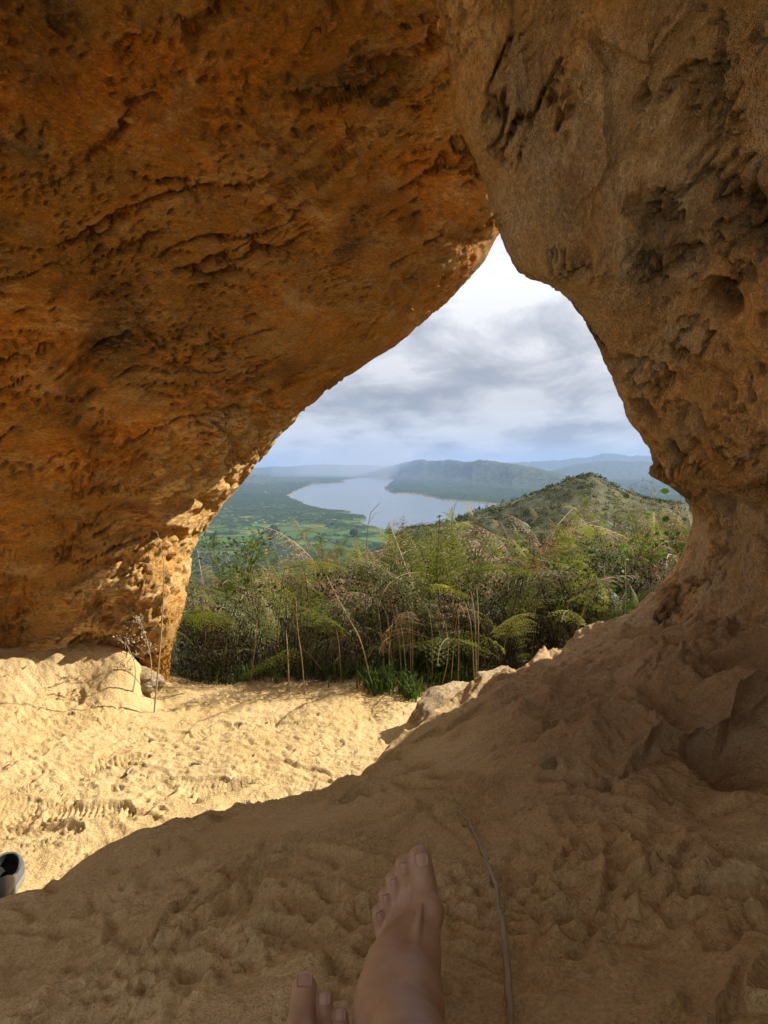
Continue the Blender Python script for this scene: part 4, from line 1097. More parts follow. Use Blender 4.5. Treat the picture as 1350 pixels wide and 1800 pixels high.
# leafy shrubs
def shrub(px, Y, top, spread, nl, leaf, mat, label, seed, broad=0.45, nst=7, pos=None):
    r = np.random.default_rng(seed)
    X = (px - 675) / F * Y; g0 = gh(X, Y) - 0.03; H = 1.1 + (818 - top) / F * Y - g0
    e = link('leafy_shrub', None, (X, Y, g0), label=label, cat='shrub')
    st = MB(); vs = []
    for k in range(nst):
        th = r.uniform(0, 6.28); a = np.array([math.cos(th) * spread, math.sin(th) * spread, H * r.uniform(0.75, 1.0)])
        t = np.linspace(0, 1, 9)[:, None]
        path = a * t * np.array([1, 1, 0]) * t + np.array([0, 0, 1]) * a[2] * t + r.normal(size=(9, 3)) * 0.012 * t
        st.tube(path, np.linspace(.006, .0015, 9), 5)
        for j in range(nl // nst):
            u = r.uniform(0.35, 1.0); p = np.array([np.interp(u * 8, np.arange(9), path[:, c]) for c in range(3)])
            d = r.normal(size=3); d[2] = abs(d[2]) * 0.6; d /= np.linalg.norm(d)
            p = p + d * r.uniform(0.0, 0.16 * (0.6 + spread))
            l = leaf * r.uniform(0.6, 1.2); bx = np.cross(d, r.normal(size=3)); bx /= np.linalg.norm(bx); w = broad * l
            nn = np.cross(d, bx)
            vs.append([p, p + d * l * .35 + bx * w * .5, p + d * l * .7 + bx * w * .42 + nn * l * .04, p + d * l, p + d * l * .7 - bx * w * .42 + nn * l * .04, p + d * l * .35 - bx * w * .5])
    link('stems', st.mesh('stems', [STEM], True), parent=e)
    v = np.array(vs).reshape(-1, 3); i = np.arange(len(vs))[:, None] * 6
    q = np.concatenate([i + [0, 1, 2, 5], i + [5, 2, 3, 4]])
    me = make_mesh('foliage', v, np.concatenate([np.stack([i[:, 0], i[:, 0] + 1, i[:, 0] + 2, i[:, 0] + 5], 1), np.stack([i[:, 0] + 5, i[:, 0] + 2, i[:, 0] + 3, i[:, 0] + 4], 1)]), [mat])
    link('foliage', me, parent=e, kind='stuff')
shrub(410, 4.3, 922, 0.20, 900, 0.036, LEAF_Y, 'yellow-green small-leaved shrub rising beside the orange boulder edge', 51)
shrub(352, 3.9, 1010, 0.16, 420, 0.036, LEAF_Y, 'low green shrub half hidden against the boulder edge', 52)
shrub(1085, 3.9, 950, 0.18, 170, 0.05, GRASS, 'broad-leaved green shrub in the thicket near the right-hand rock', 53, 0.6)
shrub(1172, 4.6, 852, 0.16, 60, 0.055, GRASS, 'shrub with a few large round leaves against the far blue hills', 54, 0.8, 4)
shrub(960, 3.8, 985, 0.2, 300, 0.04, GRASS, 'dark green leafy shrub under the ferns in the thicket middle', 55, 0.5)

# dry flower sprays
def spray(foot, tip, Y, n, label, seed, mat=DRY, fan=0.10):
    r = np.random.default_rng(seed); a = P(foot[0], foot[1], Y); b = P(tip[0], tip[1], Y); a[2] = min(a[2], gh(a[0], a[1]) + 0.25) if foot[1] < 1100 else gh(a[0], a[1])
    mb = MB(); path = [(b - a) * t + np.array([0.03 * math.sin(3 * t), 0, 0]) for t in np.linspace(0, 1, 8)]
    mb.tube(path, np.linspace(.0035, .0012, 8), 4); vs = []
    for k in range(n):
        u = r.uniform(0.45, 1); p = (b - a) * u; d = r.normal(size=3); d[2] = abs(d[2]) + 0.4; d /= np.linalg.norm(d); l = r.uniform(0.4, 1.0) * fan
        mb.tube([p, p + d * l * .6, p + d * l + [0, 0, -.1 * l]], [.0012, .001, .0006], 3)
        for j in range(12):
            c = p + d * l * r.uniform(.4, 1) + r.normal(size=3) * .008; e = r.normal(size=(2, 3)); e /= np.linalg.norm(e, axis=1)[:, None]; s = r.uniform(.006, .012)
            vs.append([c, c + e[0] * s * .6, c + (e[0] + e[1]) * s * .7, c + e[1] * s * .6])
    v = np.array(vs).reshape(-1, 3); mb.add(v, np.arange(len(v)).reshape(-1, 4))
    link('dry_flower_spray', mb.mesh('dry_flower_spray', [mat]), a, label=label, cat='plant')
spray((1150, 930), (1112, 850), 4.3, 9, 'feathery dry flower spray, leftmost of the two before the blue hills', 61)
spray((1160, 930), (1142, 846), 4.35, 9, 'feathery dry flower spray nearest the right-hand rock before the blue hills', 62)
spray((262, 1190), (245, 1092), 2.84, 16, 'pale dry sprig with tiny seed heads at the foot of the orange boulder', 63, fan=0.09)
spray((232, 1170), (218, 1128), 2.76, 10, 'small pale sprig left of the boulder-foot sprig on the sand bank', 64, fan=0.07)
spray((462, 1100), (470, 985), 3.6, 14, 'silvery dry seed-head plant in the left part of the fern bank', 65, fan=0.16)
spray((775, 1160), (780, 1090), 3.1, 6, 'thin reddish weed with small pale leaves among bare stems', 66, fan=0.08)

# grass and tangle: nobody could count it
def blades(n, area, hmin, hmax, mat, name, seed, bend=0.5):
    r = np.random.default_rng(seed); px = np.array([]); vs = []
    P0 = []
    for (cx, cy0, sx, sy, k) in area:
        P0 += list(zip(r.normal(cx, sx, k), r.normal(cy0, sy, k)))
    P0 = np.array(P0); base = np.array([PZ(a, b, 0.0) for a, b in P0]); base[:, 2] = ground(base[:, 0], base[:, 1])
    h = r.uniform(hmin, hmax, len(base)); th = r.uniform(0, 6.28, len(base)); d = np.stack([np.cos(th), np.sin(th), 0 * th], 1); s = np.stack([-d[:, 1], d[:, 0], 0 * th], 1)
    w = (0.0022 + 0.002 * r.random(len(base)))[:, None] * s; bn = (bend * r.random(len(base)))[:, None]
    up = np.array([0, 0, 1.0])
    m1 = base + up * (h * .5)[:, None] + d * (h[:, None] * .18 * bn); m2 = base + up * (h * .82)[:, None] + d * (h[:, None] * .55 * bn); tp = base + up * (h * 0.95)[:, None] + d * (h[:, None] * 1.1 * bn)
    v = np.stack([base - w, base + w, m1 + w * .9, m1 - w * .9, m2 + w * .6, m2 - w * .6, tp + w * .1, tp - w * .1], 1).reshape(-1, 3)
    i = np.arange(len(base)) * 8
    q = np.concatenate([np.stack([i, i + 1, i + 2, i + 3], 1), np.stack([i + 3, i + 2, i + 4, i + 5], 1), np.stack([i + 5, i + 4, i + 6, i + 7], 1)])
    link(name, make_mesh(name, v, q, [mat]), kind='stuff')
blades(0, [(668, 1212, 12, 6, 260), (725, 1222, 9, 5, 120), (640, 1180, 30, 8, 130), (745, 1168, 45, 14, 420), (560, 1176, 70, 10, 160), (800, 1180, 30, 14, 140), (400, 1170, 60, 10, 110), (700, 1200, 40, 8, 110)], 0.03, 0.13, GRASS, 'grass', 81, 0.9)
r = np.random.default_rng(91)
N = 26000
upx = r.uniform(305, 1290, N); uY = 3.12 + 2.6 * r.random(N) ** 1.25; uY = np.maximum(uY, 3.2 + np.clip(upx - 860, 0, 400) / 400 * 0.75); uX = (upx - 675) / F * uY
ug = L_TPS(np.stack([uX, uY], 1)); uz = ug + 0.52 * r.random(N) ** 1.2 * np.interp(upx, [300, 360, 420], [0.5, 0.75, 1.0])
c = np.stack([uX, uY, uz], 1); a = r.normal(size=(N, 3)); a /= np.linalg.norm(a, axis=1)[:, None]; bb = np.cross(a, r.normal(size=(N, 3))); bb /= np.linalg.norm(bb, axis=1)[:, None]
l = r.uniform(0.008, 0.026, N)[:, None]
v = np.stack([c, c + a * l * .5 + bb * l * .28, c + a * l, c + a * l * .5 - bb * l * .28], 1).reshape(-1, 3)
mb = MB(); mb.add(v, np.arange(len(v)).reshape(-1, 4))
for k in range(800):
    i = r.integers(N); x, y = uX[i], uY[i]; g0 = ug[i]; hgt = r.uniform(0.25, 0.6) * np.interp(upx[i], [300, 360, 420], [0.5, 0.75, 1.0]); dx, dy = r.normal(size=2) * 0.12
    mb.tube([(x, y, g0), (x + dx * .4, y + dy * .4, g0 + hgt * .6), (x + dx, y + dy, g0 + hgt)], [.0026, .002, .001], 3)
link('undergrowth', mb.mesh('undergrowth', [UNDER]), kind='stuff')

# ------------------------------------------------------------------ the sitter's bare feet and legs
def smin(a, b, k):
    h = np.clip(0.5 + 0.5 * (b - a) / k, 0, 1)
    return b * (1 - h) + a * h - k * h * (1 - h)

def capsule(G, a, b, ra, rb):
    a = np.asarray(a, np.float32); b = np.asarray(b, np.float32); ab = b - a; L2 = float(ab @ ab) + 1e-12
    X, Y, Z = G
    t = ((X - a[0]) * ab[0] + (Y - a[1]) * ab[1] + (Z - a[2]) * ab[2]) / L2
    t = np.clip(t, 0, 1)
    d = np.sqrt((X - a[0] - t * ab[0]) ** 2 + (Y - a[1] - t * ab[1]) ** 2 + (Z - a[2] - t * ab[2]) ** 2)
    return d - (ra + t * (rb - ra))

def surface_nets(f, xs, ys, zs):
    n = np.array(f.shape); ins = f < 0
    cnt = np.zeros(n - 1, np.int8); acc = np.zeros(tuple(n - 1) + (3,), np.float32); ne = np.zeros(n - 1, np.float32)
    c = [(i, j, k) for i in (0, 1) for j in (0, 1) for k in (0, 1)]
    def sl(o): return tuple(slice(o[a], n[a] - 1 + o[a]) for a in range(3))
    for a in range(3):
        for o in c:
            if o[a]: continue
            o2 = list(o); o2[a] = 1; o2 = tuple(o2)
            f0, f1 = f[sl(o)], f[sl(o2)]; m = (f0 < 0) != (f1 < 0)
            t = np.where(m, f0 / np.where(m, f0 - f1, 1), 0)
            for q in range(3):
                acc[..., q] += np.where(m, (t if q == a else o[q]), 0)
            ne += m
    act = ne > 0
    idx = np.full(n - 1, -1, np.int64); idx[act] = np.arange(act.sum())
    loc = acc[act] / ne[act][:, None]; ii = np.argwhere(act)
    V = np.stack([ax[ii[:, q]] + loc[:, q] * (ax[ii[:, q] + 1] - ax[ii[:, q]]) for q, ax in enumerate((xs, ys, zs))], 1)
    Q = []
    for a in range(3):
        b_, c_ = (a + 1) % 3, (a + 2) % 3
        s0 = [slice(1, -1)] * 3; s1 = [slice(1, -1)] * 3
        s0[a] = slice(0, n[a] - 1); s1[a] = slice(1, n[a])
        i0 = ins[tuple(s0)]; i1 = ins[tuple(s1)]
        e = np.argwhere(i0 != i1)
        if not len(e): continue
        e[:, b_] += 1; e[:, c_] += 1
        flip = i0[i0 != i1]
        def at(db, dc):
            g = e.copy(); g[:, b_] -= db; g[:, c_] -= dc
            return idx[g[:, 0], g[:, 1], g[:, 2]]
        q = np.stack([at(1, 1), at(0, 1), at(0, 0), at(1, 0)], 1)
        q[~flip] = q[~flip][:, ::-1]
        Q.append(q)
    return V, np.vstack(Q)

xs = np.arange(-0.24, 0.20, 0.0025, dtype=np.float32)
ys = np.concatenate([np.arange(-0.62, 0.42, 0.012), np.arange(0.42, 0.82, 0.0025)]).astype(np.float32)
zs = np.arange(0.32, 0.86, 0.0028, dtype=np.float32)
XX, YY, ZZ = np.meshgrid(xs, ys, zs, indexing='ij', sparse=True)
nf = int(np.argmax(ys >= 0.42))
GF = (XX, YY[:, nf - 30:], ZZ); GA = (XX, YY, ZZ)

def foot(ankle, parts, toes, extra):
    body = None
    for a, b, ra, rb, k in parts:
        d = capsule(GF, a, b, ra, rb); body = d if body is None else smin(body, d, k)
    tz = None
    for chain in toes:
        tc_ = None
        for (a, ra), (b, rb) in zip(chain[:-1], chain[1:]):
            d = capsule(GF, a, b, ra, rb); tc_ = d if tc_ is None else smin(tc_, d, 0.004)
        tz = tc_ if tz is None else smin(tz, tc_, 0.0016)
    f = smin(body, tz, 0.005)
    for a, b, ra, rb, k in extra: f = smin(f, capsule(GF, a, b, ra, rb), k)
    return f

# left foot (big toe on the right in the picture): heel dug in, toes up
mtp = [(P(748, 1608, .709), .0205), (P(723, 1624, .707), .0150), (P(705, 1638, .706), .0146), (P(690, 1655, .706), .0140), (P(680, 1678, .704), .0136)]
toesL = [[mtp[0], (P(744, 1550, .733), .0150), (P(738, 1509, .742), .0146)],
         [(P(722, 1612, .712), .0105), (P(713, 1560, .736), .0104), (P(708, 1520, .740), .0104)],
         [(P(705, 1628, .710), .0098), (P(696, 1582, .733), .0097), (P(690.5, 1547, .735), .0097)],
         [(P(690, 1645, .709), .0093), (P(682, 1607, .730), .0090), (P(677, 1574, .731), .0090)],
         [(P(680, 1668, .707), .0090), (P(671, 1634, .724), .0085), (P(665, 1604, .724), .0085)]]
nav = P(719, 1695, .662); mid = P(705, 1700, .662); cub = P(692, 1715, .672); ank = P(700, 1768, .612); heel = P(700, 1800, .672)
partsL = [(mtp[0][0], nav, .0205, .0285, .012), (mtp[1][0], mid, .0150, .029, .010), (mtp[2][0], mid, .0146, .027, .010), (mtp[3][0], cub, .0140, .025, .010), (mtp[4][0], cub, .0136, .022, .010),
          (nav, ank, .0275, .0325, .03), (cub, ank, .024, .0325, .03), (cub, heel, .022, .028, .03), (ank, heel, .033, .030, .03),
          (P(757, 1592, .706), P(755, 1606, .704), .012, .012, .012)]
kneeL = np.array([.050, .20, .71]); hipL = np.array([.11, -.44, .54])
shL = ank + (kneeL - ank) * .35
extraL = [(P(739, 1592, .6905), P(722, 1700, .632), .0040, .0050, .006), (P(719, 1612, .694), P(711, 1700, .634), .0034, .0042, .006), (P(702, 1626, .694), P(703, 1700, .638), .0032, .0038, .006),
          (P(700, 1640, .690), P(726, 1740, .614), .0018, .0022, .004), (P(742, 1650, .672), P(718, 1745, .611), .0018, .0022, .004),
          (P(668, 1768, .625), P(664, 1774, .625), .012, .012, .014), (P(745, 1770, .612), P(747, 1776, .61), .013, .013, .014),
          (ank, shL, .032, .034, .03)]
fl = foot(ank, partsL, toesL, extraL)
# right foot at the lower left: only its toes come into view
mR = [(P(527, 1868, .588), .020), (P(566, 1880, .588), .0155), (P(594, 1895, .585), .015), (P(620, 1915, .582), .0142), (P(642, 1945, .576), .0136)]
toesR = [[mR[0], (P(530, 1800, .632), .0146), (P(535, 1737, .664), .0142)],
         [(mR[1][0], .011), (P(571, 1800, .640), .0100), (P(570, 1760, .654), .0102)],
         [(mR[2][0], .0105), (P(598, 1822, .632), .0092), (P(598, 1788, .644), .0094)],
         [(mR[3][0], .010), (P(622, 1850, .62), .0086), (P(622, 1820, .63), .0088)],
         [(mR[4][0], .0095), (P(643, 1885, .606), .0082), (P(643, 1858, .614), .0084)]]
ankR = np.array([-.045, .415, .515]); midR = np.array([-.062, .50, .50]); cubR = np.array([-.035, .50, .487]); heelR = np.array([-.045, .385, .455])
kneeR = np.array([-.15, .10, .74]); hipR = np.array([-.11, -.44, .54])
partsR = [(mR[0][0], midR, .021, .028, .02), (mR[1][0], midR, .0165, .028, .02), (mR[2][0], midR, .0155, .026, .02), (mR[3][0], cubR, .0145, .024, .02), (mR[4][0], cubR, .0138, .022, .02),
          (midR, ankR, .028, .034, .03), (cubR, ankR, .023, .034, .03), (ankR, heelR, .033, .030, .03)]
fr_ = foot(ankR, partsR, toesR, [(ankR, ankR + (kneeR - ankR) * .3, .034, .040, .03)])
full = np.full((len(xs), len(ys), len(zs)), 0.5, np.float32)
full[:, nf - 30:] = np.minimum(np.minimum(fl, fr_), 0.5)
for ankx, knee, hip in ((ank, kneeL, hipL), (ankR, kneeR, hipR)):
    calf = ankx + (knee - ankx) * .62 + np.array([0, 0.0, -.018])
    lo = ankx + (knee - ankx) * .15
    d = smin(capsule(GA, lo, calf, .031, .050), capsule(GA, calf, knee, .050, .052), .03)
    d = smin(d, capsule(GA, knee, hip, .056, .082), .03)
    full = smin(full, d, 0.02)
pel = np.array([0, -.48, .55])
full = smin(full, capsule(GA, hipL * (0.6, 1, 1), hipR * (0.6, 1, 1), .10, .10), .05)
v, q = surface_nets(full, xs, ys, zs)
m, nt, b, out = new_mat('skin')
tc = nd(nt, 'ShaderNodeTexCoord').outputs['Object']
c = mix(nt, ramp(nt, noise(nt, tc, 22, 4, 0.6), [(0.35, 0.0), (0.65, 1.0)]), (0.37, 0.22, 0.13), (0.47, 0.295, 0.18))
c = mix(nt, ramp(nt, noise(nt, tc, 60, 3, 0.6), [(0.56, 0.0), (0.75, 0.5)]), c, (0.42, 0.19, 0.13))
nt.links.new(c, b.inputs['Base Color']); b.inputs['Roughness'].default_value = 0.48; b.inputs['Specular IOR Level'].default_value = 0.4
b.inputs['Subsurface Weight'].default_value = 0.12; b.inputs['Subsurface Radius'].default_value = (0.010, 0.004, 0.002); b.inputs['Subsurface Scale'].default_value = 0.6
wv = noise(nt, nd(nt, 'ShaderNodeMapping', {'Vector': tc, 'Scale': (40, 160, 160)}).outputs[0], 1.0, 4, 0.7)
nt.links.new(bump(nt, noise(nt, tc, 420, 3, 0.6), 0.25, 0.0006, bump(nt, wv, 0.35, 0.0012)), b.inputs['Normal'])
SKIN = m
bodyp = based('person', v, q, (0, -.44, .42), mats=[SKIN], smooth=True, cat='person', label='person sitting barefoot on the shaded sand, legs stretched out with toes up')
nm, nnt, nb, _ = new_mat('toenail'); nb.inputs['Base Color'].default_value = (0.46, 0.275, 0.20, 1); nb.inputs['Roughness'].default_value = 0.4; nb.inputs['Specular IOR Level'].default_value = 0.5
def nail(c, axis, up, w, l):
    axis = axis / np.linalg.norm(axis); up = up - axis * (up @ axis); up /= np.linalg.norm(up); s = np.cross(axis, up)
    vs, n = [], 7
    for th in (0.0, 0.0011):
        for i in range(n):
            for j in range(n):
                a = (i / (n - 1) - .5) * 2; bb = (j / (n - 1) - .5) * 2
                k = 1 - 0.12 * a * a
                vs.append(c + axis * a * l * .5 * (1 - .1 * bb * bb) + s * bb * w * .5 * k + up * (th - 0.0022 * bb * bb - 0.0012 * max(a, 0) ** 2))
    f = grid_faces(n, n)
    e = [(0, i) for i in range(n)] + [(i, n - 1) for i in range(1, n)] + [(n - 1, i) for i in range(n - 2, -1, -1)] + [(i, 0) for i in range(n - 2, 0, -1)]
    e = [a * n + b_ for a, b_ in e]
    side = [[e[i], e[(i + 1) % len(e)], e[(i + 1) % len(e)] + n * n, e[i] + n * n] for i in range(len(e))]
    me = make_mesh('toenail', np.array(vs) - np.array([0, -.44, .42]), [f[:, ::-1], f + n * n, np.array(side)], [nm], smooth=True)
    link('toenail', me, parent=bodyp)
def nails(chain, wf):
    (a, ra), (t, rt) = chain[-2], chain[-1]
    ax = t - a; ax /= np.linalg.norm(ax)
    view = CAM - t; view /= np.linalg.norm(view)
    up = np.array([0, 0.25, 1.0]) * 0.5 + view * 0.7
    up = up - ax * (up @ ax); up /= np.linalg.norm(up)
    nail(t + ax * rt * 0.12 + up * (rt - 0.0006), ax, up, rt * wf, rt * wf * 0.95)
for ch in toesL: nails(ch, 1.1)
for ch in toesR: nails(ch, 1.2)
# shorts over the hips and thighs, just behind the camera
xs2 = np.arange(-.30, .30, .012, dtype=np.float32); ys2 = np.arange(-.72, .02, .012, dtype=np.float32); zs2 = np.arange(.28, .86, .012, dtype=np.float32)
G2 = np.meshgrid(xs2, ys2, zs2, indexing='ij', sparse=True)
sh = None
for knee, hip in ((kneeL, hipL), (kneeR, hipR)):
    d = capsule(G2, knee + (hip - knee) * .35, hip, .090, .105); sh = d if sh is None else smin(sh, d, .03)
sh = smin(sh, capsule(G2, hipL * (0.6, 1, 1), hipR * (0.6, 1, 1), .115, .115), .05)
v, q = surface_nets(sh, xs2, ys2, zs2)
cm, cnt_, cb, _ = new_mat('dark_cloth'); cb.inputs['Base Color'].default_value = (0.045, 0.05, 0.06, 1)
ctc = nd(cnt_, 'ShaderNodeTexCoord').outputs['Object']
cnt_.links.new(bump(cnt_, noise(cnt_, ctc, 30, 5, .6), .5, .01), cb.inputs['Normal'])
link('shorts', make_mesh('shorts', v - np.array([0, -.44, .42]), q, [cm], smooth=True), parent=bodyp)

# ------------------------------------------------------------------ the shoe at the left edge
tip = GP(16, 1526); t2 = GP(-17, 1600)
sdir = (tip - t2)[:2]; sdir /= np.linalg.norm(sdir); sperp = np.array([-sdir[1], sdir[0]])
SL = 0.27
heel_xy = tip[:2] - sdir * SL
def shoe_ring(half_w, z, back, front, n=48, zf=None):
    th = np.linspace(0, 2 * np.pi, n, endpoint=False); a = (np.cos(th) + 1) / 2
    t = back + (front - back) * a
    wprof = half_w * (0.80 + 0.30 * sstep(0.25, 0.72, t / SL) - 0.22 * sstep(0.80, 1.0, t / SL))
    sgn = np.sin(th); y = np.sign(sgn) * np.abs(sgn) ** 0.75 * wprof
    zz = z if zf is None else zf(t, np.abs(sgn))
    return np.stack([t, y, np.broadcast_to(zz, t.shape)], 1)
hh = lambda t, s: .046 + .024 * sstep(.10, .0, t) - .010 * np.exp(-((t - .13) / .05) ** 2) + .004 * sstep(.2, .25, t)
rings = [shoe_ring(.040, 0.0, .006, SL - .010), shoe_ring(.044, .005, 0, SL), shoe_ring(.0445, .017, -.001, SL + .001), shoe_ring(.042, .020, .003, SL - .004)]
upper = [shoe_ring(.0415, .020, .004, SL - .005), shoe_ring(.0425, .032, .001, SL - .006), shoe_ring(.040, .042, .002, SL - .014), shoe_ring(.036, .05, .005, SL - .024, zf=hh),
         shoe_ring(.034, .05, .008, SL - .030, zf=lambda t, s: hh(t, s) + .003), shoe_ring(.0315, .05, .011, SL - .034, zf=lambda t, s: hh(t, s))]
lining = [upper[-1] * 1.0, shoe_ring(.032, .034, .012, SL - .030), shoe_ring(.031, .022, .014, SL - .024), shoe_ring(.010, .021, .08, SL - .08)]
Rm = np.array([[sdir[0], sdir[1], 0], [sperp[0], sperp[1], 0], [0, 0, 1]])
def shoe_part(name, rs, mat, parent, cap0=False, cap1=False):
    n = len(rs[0]); v = np.vstack(rs); f = [grid_faces(len(rs), n, True)]
    if cap0: v = np.vstack([v, rs[0].mean(0)]); f.append(np.array([[(k + 1) % n, k, len(v) - 1] for k in range(n)]))
    if cap1: v = np.vstack([v, rs[-1].mean(0)]); b0 = (len(rs) - 1) * n; f.append(np.array([[b0 + k, b0 + (k + 1) % n, len(v) - 1] for k in range(n)]))
    return link(name, make_mesh(name, v @ Rm, f, [mat], smooth=True), parent=parent)
gm, gnt, gb, _ = new_mat('grey_leather'); gtc = nd(gnt, 'ShaderNodeTexCoord').outputs['Object']
gnt.links.new(mix(gnt, noise(gnt, gtc, 60, 4, .6), (0.07, 0.072, 0.075), (0.16, 0.155, 0.15)), gb.inputs['Base Color']); gb.inputs['Roughness'].default_value = 0.38
km, _, kb, _ = new_mat('black_lining'); kb.inputs['Base Color'].default_value = (0.012, 0.012, 0.012, 1)
rm_, _, rb, _ = new_mat('grey_rubber'); rb.inputs['Base Color'].default_value = (0.22, 0.21, 0.20, 1); rb.inputs['Roughness'].default_value = 0.6
zs_ = [float(np.max(ground(heel_xy[0] + sdir[0] * a + sperp[0] * np.linspace(-.04, .04, 5), heel_xy[1] + sdir[1] * a + sperp[1] * np.linspace(-.04, .04, 5)))) for a in (0.04, .23)]
shoe = link('shoe', None, (heel_xy[0], heel_xy[1], zs_[0] + (zs_[0] - zs_[1]) * .2), label='dark grey shoe with wide black opening on the sand at the left edge', cat='shoe')
shoe_part('sole', rings, rm_, shoe, True, True); shoe_part('upper', upper, gm, shoe); shoe_part('lining', lining, km, shoe, False, True)
shoe.rotation_mode = 'QUATERNION'
shoe.rotation_quaternion = Matrix.Rotation(math.atan2(zs_[1] - zs_[0], .19), 3, Vector((sdir[1], -sdir[0], 0))).to_quaternion()

# ------------------------------------------------------------------ sticks, stones and litter
WOODM = leaf_mat('dry_wood', [(0.17, 0.125, 0.07), (0.30, 0.235, 0.14), (0.44, 0.36, 0.23)], 0.0, 0.7, 0.3)
def stick(pix, r0, r1, label, name='stick', mat=None, lift=0.004, twigs=(), jit=0.0015, group=None):
    g = np.array([GP(a, b) for a, b in pix]); g[:, 2] += lift
    w = smooth_polyline(g[:, [1, 0, 2]] if abs(g[-1, 1] - g[0, 1]) > abs(g[-1, 0] - g[0, 0]) else g, 34)
    w = w[:, [1, 0, 2]] if abs(g[-1, 1] - g[0, 1]) > abs(g[-1, 0] - g[0, 0]) else w
    w[1:-1] += np.random.default_rng(len(label)).normal(size=(32, 3)) * jit
    k = np.ones(5) / 5
    for c_ in range(3): w[2:-2, c_] = np.convolve(w[:, c_], k, 'valid')
    rr = np.linspace(r0, r1, 34) * (1 + 0.14 * np.sin(np.arange(34) * 1.9) * np.sin(np.arange(34) * .7))
    mb = MB(); mb.tube(w - w[0], rr, 8)
    for t in twigs:
        q = np.array([GP(a, b) for a, b in t]); q[:, 2] += lift; mb.tube(q - w[0], np.linspace(r1, r1 * .5, len(q)), 5)
    return link(name, mb.mesh(name, [mat or WOODM], True), w[0], label=label, cat='stick', group=group)
a_, b_ = GP(893, 1790), GP(808, 1426)
SP = smooth_polyline([(899, 1830), (894, 1770), (882, 1690), (870, 1620), (857, 1560), (843, 1510), (826, 1465), (808, 1426)], 29)
sw = np.array([P(u, v_, np.interp(v_, [1426, 1800], [b_[1], a_[1]]) - .02) for u, v_ in SP])
for k in range(25):      # ride just above the sand
    up_ = np.maximum(ground(sw[:, 0], sw[:, 1]) + 0.006 - sw[:, 2], 0); sw[:, 2] += np.convolve(np.pad(up_, 1, 'edge'), [.25, .5, .25], 'valid')
sw = smooth_polyline(sw[:, [1, 0, 2]], 40)[:, [1, 0, 2]]
sw[:, 0] += .0045 * perlin(np.stack([np.arange(40) * .37, np.zeros(40), np.zeros(40)], 1), 411)
mb = MB(); mb.tube(sw - sw[0], np.linspace(.0046, .0025, 40) * (1 + .22 * perlin(np.stack([np.arange(40) * .8, np.zeros(40), np.zeros(40)], 1), 410)), 8)
for k_, sd_ in ((14, 1), (25, -1), (33, 1)):
    mb.tube([sw[k_] - sw[0], sw[k_] - sw[0] + np.array([.006 * sd_, .006, .006])], [.0032, .0016], 6)
link('stick', mb.mesh('stick', [WOODM], True), sw[0], label='long thin weathered stick lying on the shaded sand right of the foot', cat='stick')
stick([(200, 1232), (270, 1229), (330, 1218), (420, 1200), (520, 1190)], .0028, .0016, 'thin dark root running along the sand below the thicket', 'root', lift=-.0006)
stick([(790, 1228), (772, 1236), (752, 1242)], .005, .003, 'short reddish twig at the foot of the sunlit ledge stone', 'twig')

def stone(px, py, size, flat, rz, label, mat, seed, sink=0.35, name='stone', w=None):
    g = GP(px, py) if w is None else np.asarray(w, float)
    n = 44; th = np.linspace(0, math.pi, n); ph = np.linspace(0, 2 * math.pi, 2 * n, endpoint=False)
    T, H = np.meshgrid(th, ph, indexing='ij')
    p = np.stack([np.sin(T) * np.cos(H), np.sin(T) * np.sin(H), np.cos(T)], -1).reshape(-1, 3)
    r = np.random.default_rng(seed)
    for k in range(14):       # split faces
        d = r.normal(size=3); d /= np.linalg.norm(d); c = r.uniform(.55, .85); e = np.maximum(p @ d - c, 0); p = p - e[:, None] * d * .92
    p = p * (1 + .22 * fbm(p * 1.5 + seed, 3, 400, ridge=True)[:, None] + .10 * fbm(p * 4 + seed, 3, 402)[:, None] + .03 * fbm(p * 14 + seed, 2, 404)[:, None])
    p = p * np.asarray(size) * (1, 1, flat)
    c, s = math.cos(rz), math.sin(rz); p = np.stack([p[:, 0] * c - p[:, 1] * s, p[:, 0] * s + p[:, 1] * c, p[:, 2]], 1)
    zmin = p[:, 2].min(); p[:, 2] -= zmin * (1 - sink)
    return link(name, make_mesh(name, p, grid_faces(n, 2 * n, True), [mat], smooth=True, attrs={'crust_shade': np.zeros(len(p)), 'pale': np.full(len(p), .3)}), g, label=label, cat='stone')
STONE = rock_material('pale_stone', (0.50, 0.37, 0.21), (0.46, 0.29, 0.12), (0.62, 0.52, 0.37), (0.10, 0.07, 0.04), (0, 0, 0), (1, 1, 1.6), 0.3)
CLOD = rock_material('sand_clod', (0.55, 0.39, 0.19), (0.48, 0.33, 0.15), (0.62, 0.46, 0.25), (0.20, 0.13, 0.06), (0, 0, 0), (1, 1, 1.6), 0.3)
stone(962, 1352, (.023, .017, .016), 1.0, .3, 'angular sand-coated stone on the shaded sand, farther of the two on the right', CLOD, 1, .3)
stone(1062, 1392, (.026, .019, .015), 1.0, 1.0, 'flat split stone on the shaded sand before the ledge hollow', CLOD, 2, .3)
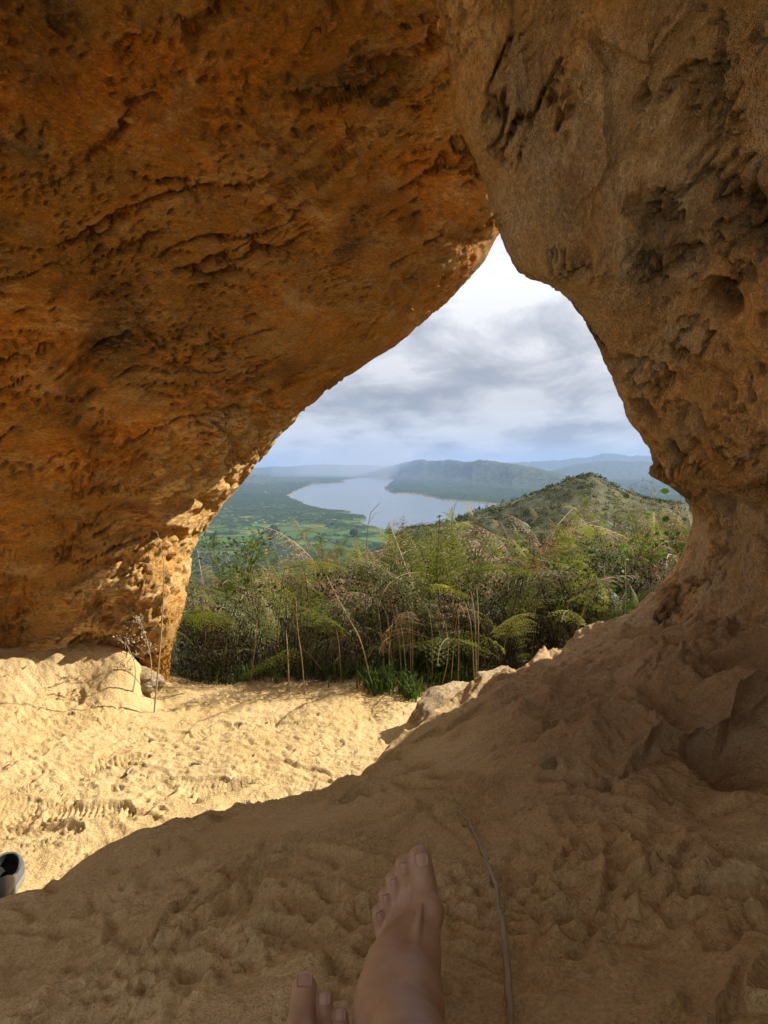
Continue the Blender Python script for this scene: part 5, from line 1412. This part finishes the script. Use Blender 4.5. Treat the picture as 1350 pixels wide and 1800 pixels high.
stone(0, 0, (.21, .085, .12), .8, .85, 'long pale sunlit rock slab along the ledge rim beside the sand', STONE, 7, .72, 'rock_outcrop', w=PZ(778, 1258, .06))
stone(0, 0, (.12, .09, .10), .8, 1.1, 'smaller pale lit rock higher on the ledge rim by the ferns', STONE, 8, .6, 'rock_outcrop', w=PZ(872, 1214, .10))
stone(0, 0, (.17, .08, .06), .8, -.65, 'whitish weathered stone edging the sand bank under the boulder', STONE, 9, .5, 'rock_outcrop', w=PZ(240, 1200, .06))


LITTER = leaf_mat('dead_leaf', [(0.10, 0.06, 0.03), (0.20, 0.12, 0.055), (0.05, 0.035, 0.02)], 0.1, 0.7, 0.2)
lr = np.random.default_rng(77); vs = []
for k in range(430):
    if k < 190: px, py = lr.uniform(0, 320), lr.uniform(1165, 1290)
    elif k < 350: px, py = lr.uniform(0, 640), lr.uniform(1240, 1440)
    else: px, py = lr.uniform(600, 1340), lr.uniform(1300, 1700)
    z0 = 0.03 if k < 350 else 0.38
    w = PZ(px, py, z0)
    a = lr.uniform(0, 6.28); l = lr.uniform(.003, .009) * (1.0 if lr.random() < .95 else 2.4) * (1.15 if k < 350 else .6); d = np.array([math.cos(a), math.sin(a), lr.uniform(-.1, .5)]) * l; e = np.array([-math.sin(a), math.cos(a), lr.uniform(-.2, .3)]) * l * .35
    vs.append([w, w + d * .5 + e, w + d, w + d * .5 - e])
v = np.array(vs)
v[:, :, 2] += (ground(v[:, 0, 0], v[:, 0, 1]) + 0.002 - v[:, 0, 2])[:, None]
v = v.reshape(-1, 3)
link('leaf_litter', make_mesh('leaf_litter', v, np.arange(len(v)).reshape(-1, 4), [LITTER]), kind='stuff')
stick([(222, 1366), (228, 1358), (233, 1352)], .005, .003, 'short dark twig stuck in the sunlit sand among shoe prints', 'twig', lift=.006)
stick([(122, 1258), (127, 1255), (132, 1259)], .005, .003, 'small dark twig bit on the upper sunlit sand', 'twig', lift=.004)
stick([(338, 1345), (346, 1346), (353, 1345)], .005, .003, 'small brown twig bit left of the thicket on bright sand', 'twig', lift=.003)
